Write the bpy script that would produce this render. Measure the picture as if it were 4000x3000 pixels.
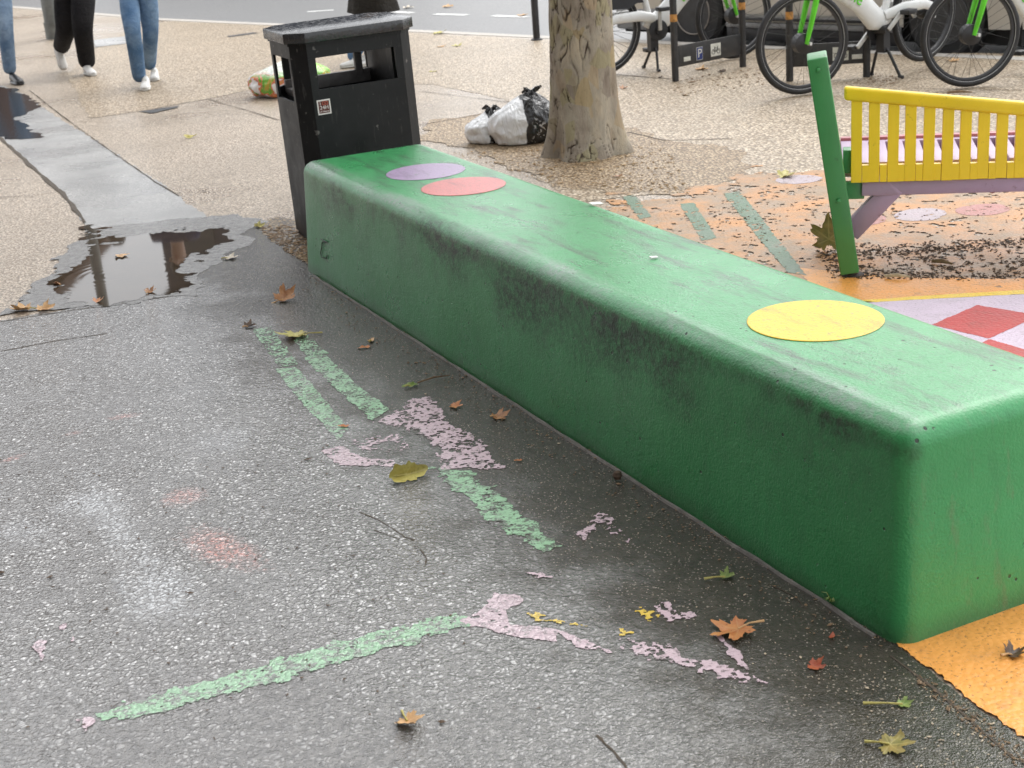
import bpy, bmesh, math, random
import numpy as np
from mathutils import Vector, Matrix, noise as mn
R = math.radians
random.seed(7); rng = np.random.default_rng(7)
for o in list(bpy.data.objects): bpy.data.objects.remove(o)
S = bpy.context.scene; COL = S.collection

# ---------------------------------------------------------------- camera
F, PITCH, ROLL, CH = 5640.92, 0.34420151, -0.07700146, 1.6       # focal length in photo pixels (4000 wide)
fw = np.array([0, math.cos(PITCH), -math.sin(PITCH)]); r0 = np.array([1., 0, 0]); u0 = np.cross(r0, fw)
CR = math.cos(ROLL)*r0 + math.sin(ROLL)*u0; CU = -math.sin(ROLL)*r0 + math.cos(ROLL)*u0
cd = bpy.data.cameras.new('camera'); cam = bpy.data.objects.new('camera', cd); COL.objects.link(cam)
cd.sensor_width = 36; cd.lens = F/4000*36; cd.clip_start = .05; cd.clip_end = 2000
m = Matrix.Identity(4)
for i in range(3): m[i][0] = CR[i]; m[i][1] = CU[i]; m[i][2] = -fw[i]
m[2][3] = CH; cam.matrix_world = m; S.camera = cam
cd.dof.use_dof = True; cd.dof.focus_distance = 4.2; cd.dof.aperture_fstop = 9

# ---------------------------------------------------------------- sky, sun, exposure (overcast)
SUN_EL, SUN_AZ = R(52), R(38)           # azimuth clockwise from +Y: the brightest cloud is ahead, over the road
W = bpy.data.worlds.new('World'); S.world = W; W.use_nodes = True
nt = W.node_tree; nt.nodes.clear()
sk = nt.nodes.new('ShaderNodeTexSky'); sk.sky_type = 'NISHITA'; sk.sun_disc = False
sk.sun_elevation = SUN_EL; sk.sun_rotation = SUN_AZ; sk.air_density = 1.0; sk.dust_density = 6.0; sk.ozone_density = 1.0
hs = nt.nodes.new('ShaderNodeHueSaturation'); hs.inputs['Saturation'].default_value = .12
bg = nt.nodes.new('ShaderNodeBackground'); bg.inputs[1].default_value = .15
ow = nt.nodes.new('ShaderNodeOutputWorld')
ov = nt.nodes.new('ShaderNodeMix'); ov.data_type = 'RGBA'; ov.inputs[0].default_value = .62; ov.inputs[7].default_value = (7.0, 7.15, 7.4, 1)   # even cloud layer over the sky
nt.links.new(sk.outputs[0], hs.inputs['Color']); nt.links.new(hs.outputs[0], ov.inputs[6]); nt.links.new(ov.outputs[2], bg.inputs[0]); nt.links.new(bg.outputs[0], ow.inputs[0])
sl = bpy.data.lights.new('sun', 'SUN'); sl.energy = .6; sl.angle = R(60); sl.color = (1, .97, .92)
so = bpy.data.objects.new('sun', sl); COL.objects.link(so)
sd_ = Vector((math.sin(SUN_AZ)*math.cos(SUN_EL), math.cos(SUN_AZ)*math.cos(SUN_EL), math.sin(SUN_EL)))
so.rotation_euler = sd_.to_track_quat('Z', 'Y').to_euler(); so.location = (3, 14, 16)
vs = S.view_settings; vs.view_transform = 'Standard'; vs.look = 'None'; vs.exposure = 0.95; vs.gamma = 1
vs.use_curve_mapping = False
S.cycles.use_adaptive_sampling = True; S.cycles.adaptive_threshold = .02; S.cycles.max_bounces = 6; S.cycles.diffuse_bounces = 3; S.cycles.glossy_bounces = 3

# ---------------------------------------------------------------- helpers
def ray(x, y): return fw + CR*(x-2000)/F - CU*(y-1500)/F
def G(x, y, z=0.):                      # the ground point (height z) seen at a photo pixel
    d = ray(x, y); t = (z-CH)/d[2]; return Vector((d[0]*t, d[1]*t, z))
def AT(x, y, Y):                        # the point seen at a photo pixel at distance Y along the street
    d = ray(x, y); t = Y/d[1]; return Vector((d[0]*t, Y, CH+d[2]*t))
def tag(o, label=None, cat=None, group=None, kind=None):
    if label: o['label'] = label
    if cat: o['category'] = cat
    if group: o['group'] = group
    if kind: o['kind'] = kind
    return o
def empty(name, loc, rz=0):
    o = bpy.data.objects.new(name, None); COL.objects.link(o); o.location = loc; o.rotation_euler = (0, 0, rz)
    o.empty_display_size = .1; return o
def link(name, me, mat=None, parent=None):
    o = bpy.data.objects.new(name, me); COL.objects.link(o)
    if mat and not me.materials: me.materials.append(mat)
    if parent: o.parent = parent
    return o
def copy_tree(o, parent=None):
    c = o.copy(); COL.objects.link(c); c.parent = parent
    for ch in list(o.children): copy_tree(ch, c)
    return c
class MB:
    def __init__(s): s.v = []; s.f = []
    def add(s, vs, fs):
        n = len(s.v); s.v += [tuple(p) for p in vs]; s.f += [tuple(i+n for i in f) for f in fs]; return s
    def box(s, a, b, M=None):
        x0, y0, z0 = a; x1, y1, z1 = b
        vs = [Vector(p) for p in ((x0,y0,z0),(x1,y0,z0),(x1,y1,z0),(x0,y1,z0),(x0,y0,z1),(x1,y0,z1),(x1,y1,z1),(x0,y1,z1))]
        if M: vs = [M @ p for p in vs]
        return s.add(vs, [(3,2,1,0),(4,5,6,7),(0,1,5,4),(1,2,6,5),(2,3,7,6),(3,0,4,7)])
    def bar(s, p, q, w, h, up=(0, 0, 1)):     # box beam from p to q, w across, h along up
        p, q = Vector(p), Vector(q); d = (q-p).normalized(); x = d.cross(Vector(up)).normalized(); y = x.cross(d)
        c = [x*(w/2*a)+y*(h/2*b) for a, b in ((-1,-1),(1,-1),(1,1),(-1,1))]
        return s.add([p+k for k in c]+[q+k for k in c], [(0,1,2,3),(7,6,5,4),(0,4,5,1),(1,5,6,2),(2,6,7,3),(3,7,4,0)])
    def tube(s, pts, rad, n=10, cap=True, sx=1.):
        pts = [Vector(p) for p in pts]; k = len(pts)
        if not hasattr(rad, '__len__'): rad = [rad]*k
        rings = []; ref = None
        for i, p in enumerate(pts):
            d = (pts[min(i+1, k-1)]-pts[max(i-1, 0)]).normalized()
            if ref is None: ref = Vector((0, 0, 1)) if abs(d.z) < .9 else Vector((0, 1, 0))
            x = d.cross(ref).normalized(); y = x.cross(d); ref = y
            rings.append([p+x*(rad[i]*sx*math.cos(2*math.pi*j/n))+y*(rad[i]*math.sin(2*math.pi*j/n)) for j in range(n)])
        vs = [v for r in rings for v in r]; fs = []
        for i in range(k-1):
            for j in range(n): fs.append((i*n+j, i*n+(j+1) % n, (i+1)*n+(j+1) % n, (i+1)*n+j))
        if cap: fs += [tuple(range(n))[::-1], tuple(range((k-1)*n, k*n))]
        return s.add(vs, fs)
    def lathe(s, prof, c=(0, 0, 0), axis='z', n=24, closed=False):   # prof: list of (r, h)
        vs = []; c = Vector(c)
        for r, h in prof:
            for j in range(n):
                a = 2*math.pi*j/n; x, y = r*math.cos(a), r*math.sin(a)
                vs.append(c+Vector({'z': (x, y, h), 'y': (x, h, y), 'x': (h, x, y)}[axis]))
        k = len(prof); fs = []
        for i in range(k if closed else k-1):
            for j in range(n): fs.append((i*n+j, i*n+(j+1) % n, ((i+1) % k)*n+(j+1) % n, ((i+1) % k)*n+j))
        if not closed:
            if prof[0][0] > 1e-6: fs.append(tuple(range(n))[::-1])
            if prof[-1][0] > 1e-6: fs.append(tuple(range((k-1)*n, k*n)))
        return s.add(vs, fs)
    def ring(s, R_, r, c=(0, 0, 0), axis='y', n=48, m=8, sy=1.):
        return s.lathe([(R_+r*math.cos(2*math.pi*i/m), sy*r*math.sin(2*math.pi*i/m)) for i in range(m)], c, axis, n, True)
    def prism(s, poly, h0, h1, f=lambda x, y, h: (x, y, h)):
        n = len(poly)
        return s.add([f(x, y, h0) for x, y in poly]+[f(x, y, h1) for x, y in poly],
                     [tuple(range(n))[::-1], tuple(range(n, 2*n))]+[(i, (i+1) % n, n+(i+1) % n, n+i) for i in range(n)])
    def build(s, name, mat, parent=None, smooth=False, bevel=0, seg=2, angle=40):
        me = bpy.data.meshes.new(name); me.from_pydata(s.v, [], s.f); me.update()
        bm = bmesh.new(); bm.from_mesh(me); bmesh.ops.recalc_face_normals(bm, faces=bm.faces)
        if bevel:
            es = [e for e in bm.edges if len(e.link_faces) == 2 and e.calc_face_angle(0) > R(25)]
            bmesh.ops.bevel(bm, geom=es, offset=bevel, segments=seg, affect='EDGES', profile=.5, clamp_overlap=True)
        bm.to_mesh(me); bm.free()
        if smooth or bevel:
            me.polygons.foreach_set('use_smooth', [True]*len(me.polygons)); me.set_sharp_from_angle(angle=R(angle))
        return link(name, me, mat, parent)
def text_mesh(name, body, size, mat, parent, M, extrude=.0006):
    cu = bpy.data.curves.new(name, 'FONT'); cu.body = body; cu.size = size; cu.extrude = extrude; cu.align_x = 'CENTER'; cu.align_y = 'CENTER'
    t = bpy.data.objects.new(name, cu); COL.objects.link(t); bpy.context.view_layer.update()
    me = bpy.data.meshes.new_from_object(t); bpy.data.objects.remove(t); me.transform(M)
    me.materials.clear(); return link(name, me, mat, parent)

# ---------------------------------------------------------------- node helper
class NB:
    def __init__(s, name, geo='world'):
        s.m = bpy.data.materials.new(name); s.m.use_nodes = True; s.t = s.m.node_tree; s.t.nodes.clear()
        s.out = s.n('ShaderNodeOutputMaterial'); s.b = s.n('ShaderNodeBsdfPrincipled'); s.t.links.new(s.b.outputs[0], s.out.inputs[0])
        if geo == 'world': s.pos = s.n('ShaderNodeNewGeometry').outputs['Position']
        else: s.pos = s.n('ShaderNodeTexCoord').outputs['Object']
    def n(s, t): return s.t.nodes.new(t)
    def set(s, sock, v):
        if hasattr(v, 'is_output'): s.t.links.new(v, sock)
        elif isinstance(v, (tuple, list)) and len(v) == 3 and sock.type == 'RGBA': sock.default_value = (*v, 1)
        else: sock.default_value = v
    def mapping(s, vec=None, scale=(1, 1, 1), rot=(0, 0, 0), loc=(0, 0, 0)):
        n = s.n('ShaderNodeMapping'); s.set(n.inputs[0], vec or s.pos); n.inputs[1].default_value = loc; n.inputs[2].default_value = rot; n.inputs[3].default_value = scale
        return n.outputs[0]
    def noise(s, scale, detail=3, rough=.55, vec=None, dist=0):
        n = s.n('ShaderNodeTexNoise'); s.set(n.inputs['Vector'], vec or s.pos); s.set(n.inputs['Scale'], scale)
        n.inputs['Detail'].default_value = detail; n.inputs['Roughness'].default_value = rough; n.inputs['Distortion'].default_value = dist
        return n.outputs['Fac']
    def voro(s, scale, feature='F1', vec=None, rnd=1., out='Distance', smooth=None):
        n = s.n('ShaderNodeTexVoronoi'); n.feature = feature; s.set(n.inputs['Vector'], vec or s.pos); s.set(n.inputs['Scale'], scale)
        n.inputs['Randomness'].default_value = rnd
        return n.outputs[out]
    def math(s, op, a, b=0., c=0., clamp=False):
        n = s.n('ShaderNodeMath'); n.operation = op; n.use_clamp = clamp
        for i, v in enumerate((a, b, c)): s.set(n.inputs[i], v)
        return n.outputs[0]
    def rng(s, v, a, b, c=0., d=1., smooth=False):
        n = s.n('ShaderNodeMapRange'); n.interpolation_type = 'SMOOTHSTEP' if smooth else 'LINEAR'
        for i, k in enumerate((v, a, b, c, d)): s.set(n.inputs[i], k)
        return n.outputs[0]
    def mix(s, f, a, b, mode='MIX'):
        n = s.n('ShaderNodeMix'); n.data_type = 'RGBA'; n.blend_type = mode
        s.set(n.inputs[0], f); s.set(n.inputs[6], a); s.set(n.inputs[7], b); return n.outputs[2]
    def ramp(s, f, stops):
        n = s.n('ShaderNodeValToRGB'); e = n.color_ramp.elements
        while len(e) < len(stops): e.new(.5)
        for k, (p, c) in zip(e, stops): k.position = p; k.color = (*c, 1)
        s.set(n.inputs[0], f); return n.outputs[0]
    def sep(s, v, i):
        n = s.n('ShaderNodeSeparateXYZ'); s.set(n.inputs[0], v); return n.outputs[i]
    def dot(s, v, d, off=0.):
        n = s.n('ShaderNodeVectorMath'); n.operation = 'DOT_PRODUCT'; s.set(n.inputs[0], v); n.inputs[1].default_value = d
        return s.math('ADD', n.outputs['Value'], off)
    def attr(s, name):
        n = s.n('ShaderNodeAttribute'); n.attribute_name = name; return n.outputs['Fac']
    def bump(s, h, strength=.5, dist=.01, prev=None):
        n = s.n('ShaderNodeBump'); s.set(n.inputs['Strength'], strength); n.inputs['Distance'].default_value = dist; s.set(n.inputs['Height'], h)
        if prev: s.set(n.inputs['Normal'], prev)
        return n.outputs[0]
    def fin(s, color=None, rough=None, normal=None, metal=None, spec=None, alpha=None, coat=None, **k):
        for nm, v in (('Base Color', color), ('Roughness', rough), ('Normal', normal), ('Metallic', metal), ('Specular IOR Level', spec), ('Alpha', alpha), ('Coat Weight', coat)):
            if v is not None: s.set(s.b.inputs[nm], v)
        for nm, v in k.items(): s.set(s.b.inputs[nm.replace('_', ' ')], v)
        return s.m
def simple(name, col, rough=.5, var=.12, scale=12, metal=0, spec=.5, bump=0., bscale=60, geo='obj', dirt=None):
    b = NB(name, geo); n = b.noise(scale, 5, .6)
    c = b.mix(b.rng(n, .3, .7), tuple(x*(1-var) for x in col), tuple(min(1, x*(1+var)) for x in col))
    if dirt: c = b.mix(b.rng(b.noise(scale*.6, 6, .7), .52, .72, 0, .8), c, dirt)
    nn = b.bump(b.noise(bscale, 4), bump, .01) if bump else None
    return b.fin(c, b.rng(n, .3, .7, max(.02, rough*.8), min(1, rough*1.2)), nn, metal, spec)

# block frame: A near bottom corner, u along the block away from the camera, n across it to the right
A = G(3510, 2520); B = G(1215, 1060); uv = (B-A).normalized(); nv = Vector((uv.y, -uv.x, 0)); BL = (B-A).length

# ================================================================ GROUND
def stones(b, scale, lo, hi, vec=None, tint=None):
    """aggregate: colour per stone and rounded relief"""
    vc = b.voro(scale, out='Color', vec=vec); d = b.voro(scale, vec=vec)
    c = b.ramp(b.sep(vc, 0), [(0, lo), (.55, tuple((a+k)/2 for a, k in zip(lo, hi))), (1, hi)])
    return c, d
def mat_aggregate(name, lo, hi, scale, bump, rough=.62, wet=0., joint=None):
    b = NB(name)
    dv = b.n('ShaderNodeVectorMath'); dv.operation = 'ADD'; b.set(dv.inputs[0], b.pos); sc = b.n('ShaderNodeVectorMath'); sc.operation = 'SCALE'
    nc = b.n('ShaderNodeTexNoise'); b.set(nc.inputs['Vector'], b.pos); nc.inputs['Scale'].default_value = 50; nc.inputs['Detail'].default_value = 0
    b.set(sc.inputs[0], nc.outputs['Color']); sc.inputs['Scale'].default_value = .012; b.set(dv.inputs[1], sc.outputs[0])
    c, d = stones(b, scale, lo, hi, vec=dv.outputs[0])
    big = b.noise(.9, 3, .6); c = b.mix(b.rng(big, .3, .7), c, (.80, .80, .80), 'MULTIPLY')
    c = b.mix(b.rng(d, .35, .6), c, tuple(x*.45 for x in lo))
    st = b.rng(b.noise(2.3, 4, .65), .55, .75, 0, .45); c = b.mix(st, c, tuple(x*.6 for x in lo))
    h = b.math('SUBTRACT', 1., d)
    wetm = b.rng(b.noise(.7, 4), .45, .62, 0, wet)
    return b.fin(c, b.rng(wetm, 0, 1, rough, .16), b.bump(h, bump, .006), spec=.5)
M_fine = mat_aggregate('fine_aggregate', (.43, .34, .25), (.76, .66, .54), 85, .35, .42, .7)
M_coarse = mat_aggregate('coarse_aggregate', (.42, .315, .205), (.78, .67, .52), 52, .6, .42)
M_grit = mat_aggregate('tree_pit_grit', (.30, .20, .105), (.64, .50, .33), 58, .8, .5)

def mat_asphalt(name='wet_asphalt', paint=None, keep=.5):
    b = NB(name)
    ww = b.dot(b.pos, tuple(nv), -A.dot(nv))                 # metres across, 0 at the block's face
    mid = b.noise(4, 3, .65); low = b.noise(1.3, 2)
    nc = b.n('ShaderNodeTexNoise'); b.set(nc.inputs['Vector'], b.pos); nc.inputs['Scale'].default_value = 60; nc.inputs['Detail'].default_value = 0
    sc = b.n('ShaderNodeVectorMath'); sc.operation = 'SCALE'; b.set(sc.inputs[0], nc.outputs['Color']); sc.inputs['Scale'].default_value = .016
    dv = b.n('ShaderNodeVectorMath'); dv.operation = 'ADD'; b.set(dv.inputs[0], b.pos); b.set(dv.inputs[1], sc.outputs[0]); p2 = dv.outputs[0]
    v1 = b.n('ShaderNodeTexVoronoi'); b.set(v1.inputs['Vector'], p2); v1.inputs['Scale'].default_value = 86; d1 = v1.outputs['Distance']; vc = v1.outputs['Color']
    # smooth, silted strip beside the block where the stones are buried; its dark colour also paints in the block's reflection
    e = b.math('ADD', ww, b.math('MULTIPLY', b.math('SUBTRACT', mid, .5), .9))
    silt_refl = b.rng(e, -.70, -.24, 0, 1, True)
    near = b.rng(b.math('ADD', b.sep(b.pos, 1), b.math('MULTIPLY', low, 1.2)), 2.9, 3.8, .25, 1)    # towards the camera the stones are sunk in bitumen
    proud = b.math('MULTIPLY', b.math('MULTIPLY', b.rng(mid, .34, .56, .45, 1), near), b.math('SUBTRACT', 1., b.math('MULTIPLY', silt_refl, .95)))
    stone = b.ramp(b.sep(vc, 0), [(0, (.10, .096, .09)), (.4, (.20, .195, .185)), (.66, (.46, .455, .445)), (1, (.88, .87, .86))])  # pale end of the ramp paints sky glints into the wet stones' colour
    binder = b.mix(b.rng(low, .3, .7), (.125, .118, .108), (.20, .194, .185))
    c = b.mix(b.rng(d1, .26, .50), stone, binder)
    c = b.mix(b.rng(proud, .1, .9, .85, 0), c, b.mix(b.rng(b.noise(38, 3, .7), .42, .60), (.055, .051, .047), (.15, .142, .132)))
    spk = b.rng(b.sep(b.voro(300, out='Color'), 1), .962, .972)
    silt_refl_col = b.mix(spk, b.mix(b.rng(b.noise(14, 4, .7), .3, .7), (.024, .020, .014), (.050, .041, .028)), (.28, .25, .20))
    c = b.mix(b.math('MULTIPLY', silt_refl, .92), c, silt_refl_col)
    c = b.mix(b.rng(b.noise(2.1, 4, .6), .56, .70, 0, .35), c, (.06, .052, .044))                      # stains
    fine = b.noise(260, 1)
    fine0 = b.noise(120, 3, .7)
    if not paint:                                              # old white and coral paint, rubbed almost away
        gn = b.math('ADD', b.math('MULTIPLY', b.noise(55, 3, .7), .6), b.math('MULTIPLY', b.noise(9, 3), .4))
        for (p_, q_, wd, col, st_) in (((330, 1860), (560, 2230), .055, (.62, .64, .66), .75), ((540, 2210), (690, 2430), .085, (.66, .68, .70), .95), ((250, 2020), (410, 1930), .10, (.60, .62, .64), .7), ((0, 2120), (170, 2040), .11, (.60, .62, .64), .6), ((820, 1690), (980, 1750), .09, (.58, .60, .62), .45), ((640, 1960), (800, 1930), .055, (.72, .30, .25), .65), ((760, 2090), (980, 2215), .060, (.76, .30, .24), .85), ((430, 1640), (540, 1620), .022, (.72, .32, .27), .8), ((0, 1812), (100, 1778), .018, (.72, .32, .27), .7), ((250, 1705), (320, 1690), .016, (.72, .32, .27), .6)):
            g0, g1 = G(*p_), G(*q_); mdl = (g0+g1)/2; L_ = (g1-g0).length/2; mp = b.n('ShaderNodeMapping'); mp.vector_type = 'TEXTURE'; b.set(mp.inputs[0], b.pos)
            mp.inputs[1].default_value = tuple(mdl); mp.inputs[2].default_value = (0, 0, math.atan2((g1-g0).y, (g1-g0).x)); mp.inputs[3].default_value = (L_*1.25, wd*1.25, 1.)
            ln = b.n('ShaderNodeVectorMath'); ln.operation = 'LENGTH'; b.set(ln.inputs[0], mp.outputs[0]); dd = b.math('ADD', ln.outputs['Value'], b.math('MULTIPLY', b.math('SUBTRACT', gn, .5), 2.6))
            c = b.mix(b.math('MULTIPLY', b.rng(dd, .35, 1.05, st_*1.1, 0), b.rng(b.math('ADD', b.math('MULTIPLY', fine0, .7), b.math('MULTIPLY', d1, .5)), .36, .66, 1, .15)), c, col)
    if paint:                                                  # paint worn thin: it stays on some stones and in some hollows
        k = b.math('ADD', b.math('MULTIPLY', b.noise(90, 3, .65), .6), b.math('MULTIPLY', b.noise(22, 2), .4)); k = b.math('SUBTRACT', k, b.math('MULTIPLY', b.rng(d1, .35, .55), .06))
        pc = b.mix(b.noise(8, 3), tuple(x*.85 for x in paint), paint); c = b.mix(b.rng(k, keep-.05, keep+.05, .12, .94), c, pc)
    h = b.math('MULTIPLY', b.math('SUBTRACT', .6, d1), b.rng(proud, 0, 1, .12, 1.))
    h = b.math('ADD', h, b.math('MULTIPLY', fine, .22))
    rough = b.math('ADD', b.rng(proud, 0, 1, .20, .12), b.rng(fine, .3, .7, -.04, .06))
    return b.fin(c, rough, b.bump(h, 1., .0085), spec=b.rng(silt_refl, 0, 1, .95, .45), coat=b.rng(silt_refl, 0, 1, .85, .22), Coat_Roughness=.17, Coat_Normal=b.bump(b.math('ADD', b.math('MULTIPLY', fine, .5), h), .45, .006))
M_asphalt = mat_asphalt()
def mat_strip():
    b = NB('wet_concrete_strip'); c, d = stones(b, 120, (.24, .24, .235), (.46, .455, .44))
    c = b.mix(b.rng(b.noise(3, 5), .35, .7), c, (.26, .26, .255)); w = b.rng(b.noise(1.6, 4), .35, .6)
    return b.fin(c, b.rng(w, 0, 1, .40, .22), b.bump(b.math('SUBTRACT', 1., d), .3, .004), spec=.55)
M_strip = mat_strip()
def mat_road():
    b = NB('road_asphalt'); c, d = stones(b, 60, (.13, .13, .13), (.24, .235, .23)); c = b.mix(b.rng(b.noise(.6, 5), .3, .7), c, (.17, .17, .17))
    return b.fin(c, .5, b.bump(d, .3, .004))
M_road = mat_road()
M_kerb = simple('granite_kerb', (.42, .39, .35), .6, .2, 20, bump=.3, geo='world')

# kerb line (world), running from far left to near right
KL = [(-40, 65.5), (-7.714, 24.533), (-4.403, 19.935), (-.803, 15.843), (.624, 14.195), (2.3, 12.30), (3.95, 10.45), (8, 5.9), (40, -30)]
def sheet(name, pts, z, mat, kind='structure'):
    me = bpy.data.meshes.new(name); me.from_pydata([(x, y, z) for x, y in pts], [], [tuple(range(len(pts)))]); me.update()
    if me.polygons[0].normal.z < 0: me.flip_normals()
    return tag(link(name, me, mat), kind=kind)
sheet('road', [(-600, -600), (600, -600), (600, 600), (-600, 600)], -.10, M_road)
sheet('pavement', [(-40, -30), (40, -30)]+KL[::-1][1:], 0, M_fine)
kb = MB()
for (p, q) in zip(KL[:-1], KL[1:]):
    p, q = Vector((*p, 0)), Vector((*q, 0)); d = (q-p).normalized(); s = Vector((-d.y, d.x, 0))   # towards the road
    if s.y < 0: s = -s
    a, c = p+s*.001, q+s*.001; e, f = q+s*.15, p+s*.15
    kb.add([(v.x, v.y, z) for z in (-.12, .004) for v in (a, c, e, f)], [(0, 1, 2, 3), (4, 5, 6, 7), (0, 1, 5, 4), (1, 2, 6, 5), (2, 3, 7, 6), (3, 0, 4, 7)])
tag(kb.build('kerb', M_kerb), kind='structure')
# road markings: dashes
M_white = simple('road_paint', (.7, .7, .68), .55, .1, 30, geo='world')
for k, ((x0, y0), (x1, y1)) in enumerate((((1200, 46), (1303, 39)), ((1540, 46), (1612, 50)), ((1698, 55), (1824, 58)), ((1926, 61), (2060, 66)), ((860, 62), (960, 48)))):
    if k == 4: continue
    a, c = G(x0, y0, -.096), G(x1, y1, -.096); d = (c-a).normalized(); s = Vector((-d.y, d.x, 0))*.055
    sheet('road_dash', [(a-s).xy, (c-s).xy, (c+s).xy, (a+s).xy], -.096, M_white)

_TB = np.random.default_rng(3).random((256, 256))
def vnoise(X, Y):
    xi, yi = np.floor(X).astype(int), np.floor(Y).astype(int); fx, fy = X-xi, Y-yi; fx = fx*fx*(3-2*fx); fy = fy*fy*(3-2*fy)
    g = lambda i, j: _TB[i & 255, j & 255]
    return (g(xi, yi)*(1-fx)+g(xi+1, yi)*fx)*(1-fy)+(g(xi, yi+1)*(1-fx)+g(xi+1, yi+1)*fx)*fy
def fbm(X, Y, sc, octv=4, gain=.6):
    t_ = 0; n_ = 0; a_ = 1.
    for k in range(octv): t_ = t_+a_*vnoise(X*sc*2**k+17.3*k, Y*sc*2**k+5.1*k); n_ += a_; a_ *= gain
    return (t_/n_-.5)*1.7+.5
def patch(name, poly, z, mat, res=.03, amp=.0, scale=10, detail=4, bias=0., holes=None, hs=85, world=False, kind='structure', parent=None):
    """flat sheet over a polygon with a ragged outline; holes: share worn through in flakes, as real gaps in the sheet"""
    margin = amp*.8+res
    P = np.array([tuple(p)[:2] if world else tuple(G(*p))[:2] for p in poly]); lo = P.min(0)-margin; hi = P.max(0)+margin
    xs = np.arange(lo[0], hi[0]+res, res); ys = np.arange(lo[1], hi[1]+res, res); X, Y = np.meshgrid(xs, ys)
    d = np.full(X.shape, 1e9); ins = np.zeros(X.shape, bool)
    for a, c in zip(P, np.roll(P, -1, 0)):
        e = c-a; L2 = (e@e)+1e-12; t = np.clip(((X-a[0])*e[0]+(Y-a[1])*e[1])/L2, 0, 1)
        d = np.minimum(d, np.hypot(X-a[0]-t*e[0], Y-a[1]-t*e[1]))
        cr = ((a[1] > Y) != (c[1] > Y)); xi = (c[0]-a[0])*(Y-a[1])/np.where(abs(c[1]-a[1]) < 1e-12, 1e-12, c[1]-a[1])+a[0]; ins ^= cr & (X < xi)
    E = np.where(ins, d, -d)+(fbm(X, Y, scale, detail)-.5+bias)*amp
    if holes is not None:
        hl = .62*fbm(X, Y, hs, 2)+.38*fbm(X+7, Y, hs*.2, 3); fr = 1/(1+math.exp(-(holes-.503)/.045)); E = np.minimum(E, (hl-np.quantile(hl[E > 0] if (E > 0).any() else hl, fr))*(1.1/hs))
    ny, nx = E.shape; gy, gx = np.gradient(E, res); g2 = np.maximum(gx*gx+gy*gy, .05)
    mx = np.maximum.reduce([E[:-1, :-1], E[1:, :-1], E[:-1, 1:], E[1:, 1:]]); ok = mx > 0
    mv = np.where(E < 0, np.clip(-E/np.sqrt(g2), 0, res*.98), 0); X2 = X+gx/np.sqrt(g2)*mv; Y2 = Y+gy/np.sqrt(g2)*mv
    jj, ii = np.nonzero(ok); idx = jj*nx+ii; quads = np.stack([idx, idx+1, idx+nx+1, idx+nx], 1)
    used, inv = np.unique(quads, return_inverse=True); quads = inv.reshape(-1, 4)
    V = np.stack([X2.ravel()[used], Y2.ravel()[used], np.full(len(used), z)], 1)
    me = bpy.data.meshes.new(name); me.from_pydata(V.tolist(), [], quads.tolist()); me.update()
    o = link(name, me, mat, parent)
    if kind: tag(o, kind=kind)
    return o

# foreground asphalt
ASP = [(-900, 1330), (0, 1257), (300, 1208), (520, 1178), (660, 1158), (760, 1060), (850, 930), (905, 862), (1010, 868), (1090, 930), (1160, 1000), (1217, 1066), (1222, 1058), (3512, 2516), (3530, 2540), (3640, 2640), (3800, 2760), (4060, 2960), (4400, 3300), (3000, 3700), (-300, 3700), (-1600, 2200)]
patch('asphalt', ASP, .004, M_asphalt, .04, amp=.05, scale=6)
# wet concrete strip running to the puddle
patch('concrete_strip', [(-900, -60), (-300, 150), (0, 335), (60, 352), (230, 462), (410, 572), (610, 705), (740, 800), (850, 880), (900, 930), (820, 1090), (640, 1180), (420, 1110), (330, 868), (235, 748), (155, 678), (60, 592), (0, 538), (-500, 250), (-900, 150)], .0025, M_strip, .05, amp=.03, scale=9)
# coarse exposed aggregate fields
patch('coarse_paving', [(262, 292), (352, 462), (560, 432), (815, 385), (1010, 345), (1300, 320), (1700, 330), (2000, 395), (2060, 480), (2000, 620), (2250, 790), (2900, 720), (4100, 700), (4100, 210), (3560, 208), (2950, 188), (2150, 158), (1600, 131), (1000, 98), (640, 84), (480, 130), (360, 200)], .002, M_coarse, .06, amp=.05, scale=9)
patch('tree_pit_ground', [(1640, 545), (1700, 470), (1900, 440), (2120, 440), (2500, 520), (2900, 600), (2880, 700), (2640, 770), (2350, 745), (2250, 740), (1980, 640), (1800, 580)], .0035, M_grit, .03, amp=.16, scale=5)
patch('gravel_patch', [(990, 880), (1090, 850), (1190, 870), (1222, 960), (1222, 1050), (1150, 1000), (1080, 950)], .0048, mat_aggregate('wet_leaf_litter', (.10, .06, .025), (.42, .30, .14), 55, .9, .4), .02, amp=.05, scale=14)
# dark inspection slots and repair patch
M_slot = simple('cast_iron', (.07, .07, .07), .4, .3, 60, geo='world', bump=.4)
for q in ([(545, 438), (640, 424), (702, 416), (690, 424), (592, 445)], [(884, 143), (990, 128), (1010, 131), (900, 146)]): patch('drain_slot', q, .006, M_slot, .015, amp=.02, scale=30)
patch('repair_patch', [(366, 158), (490, 143), (494, 172), (372, 186)], .006, M_strip, .03, amp=.03, scale=20)
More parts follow.
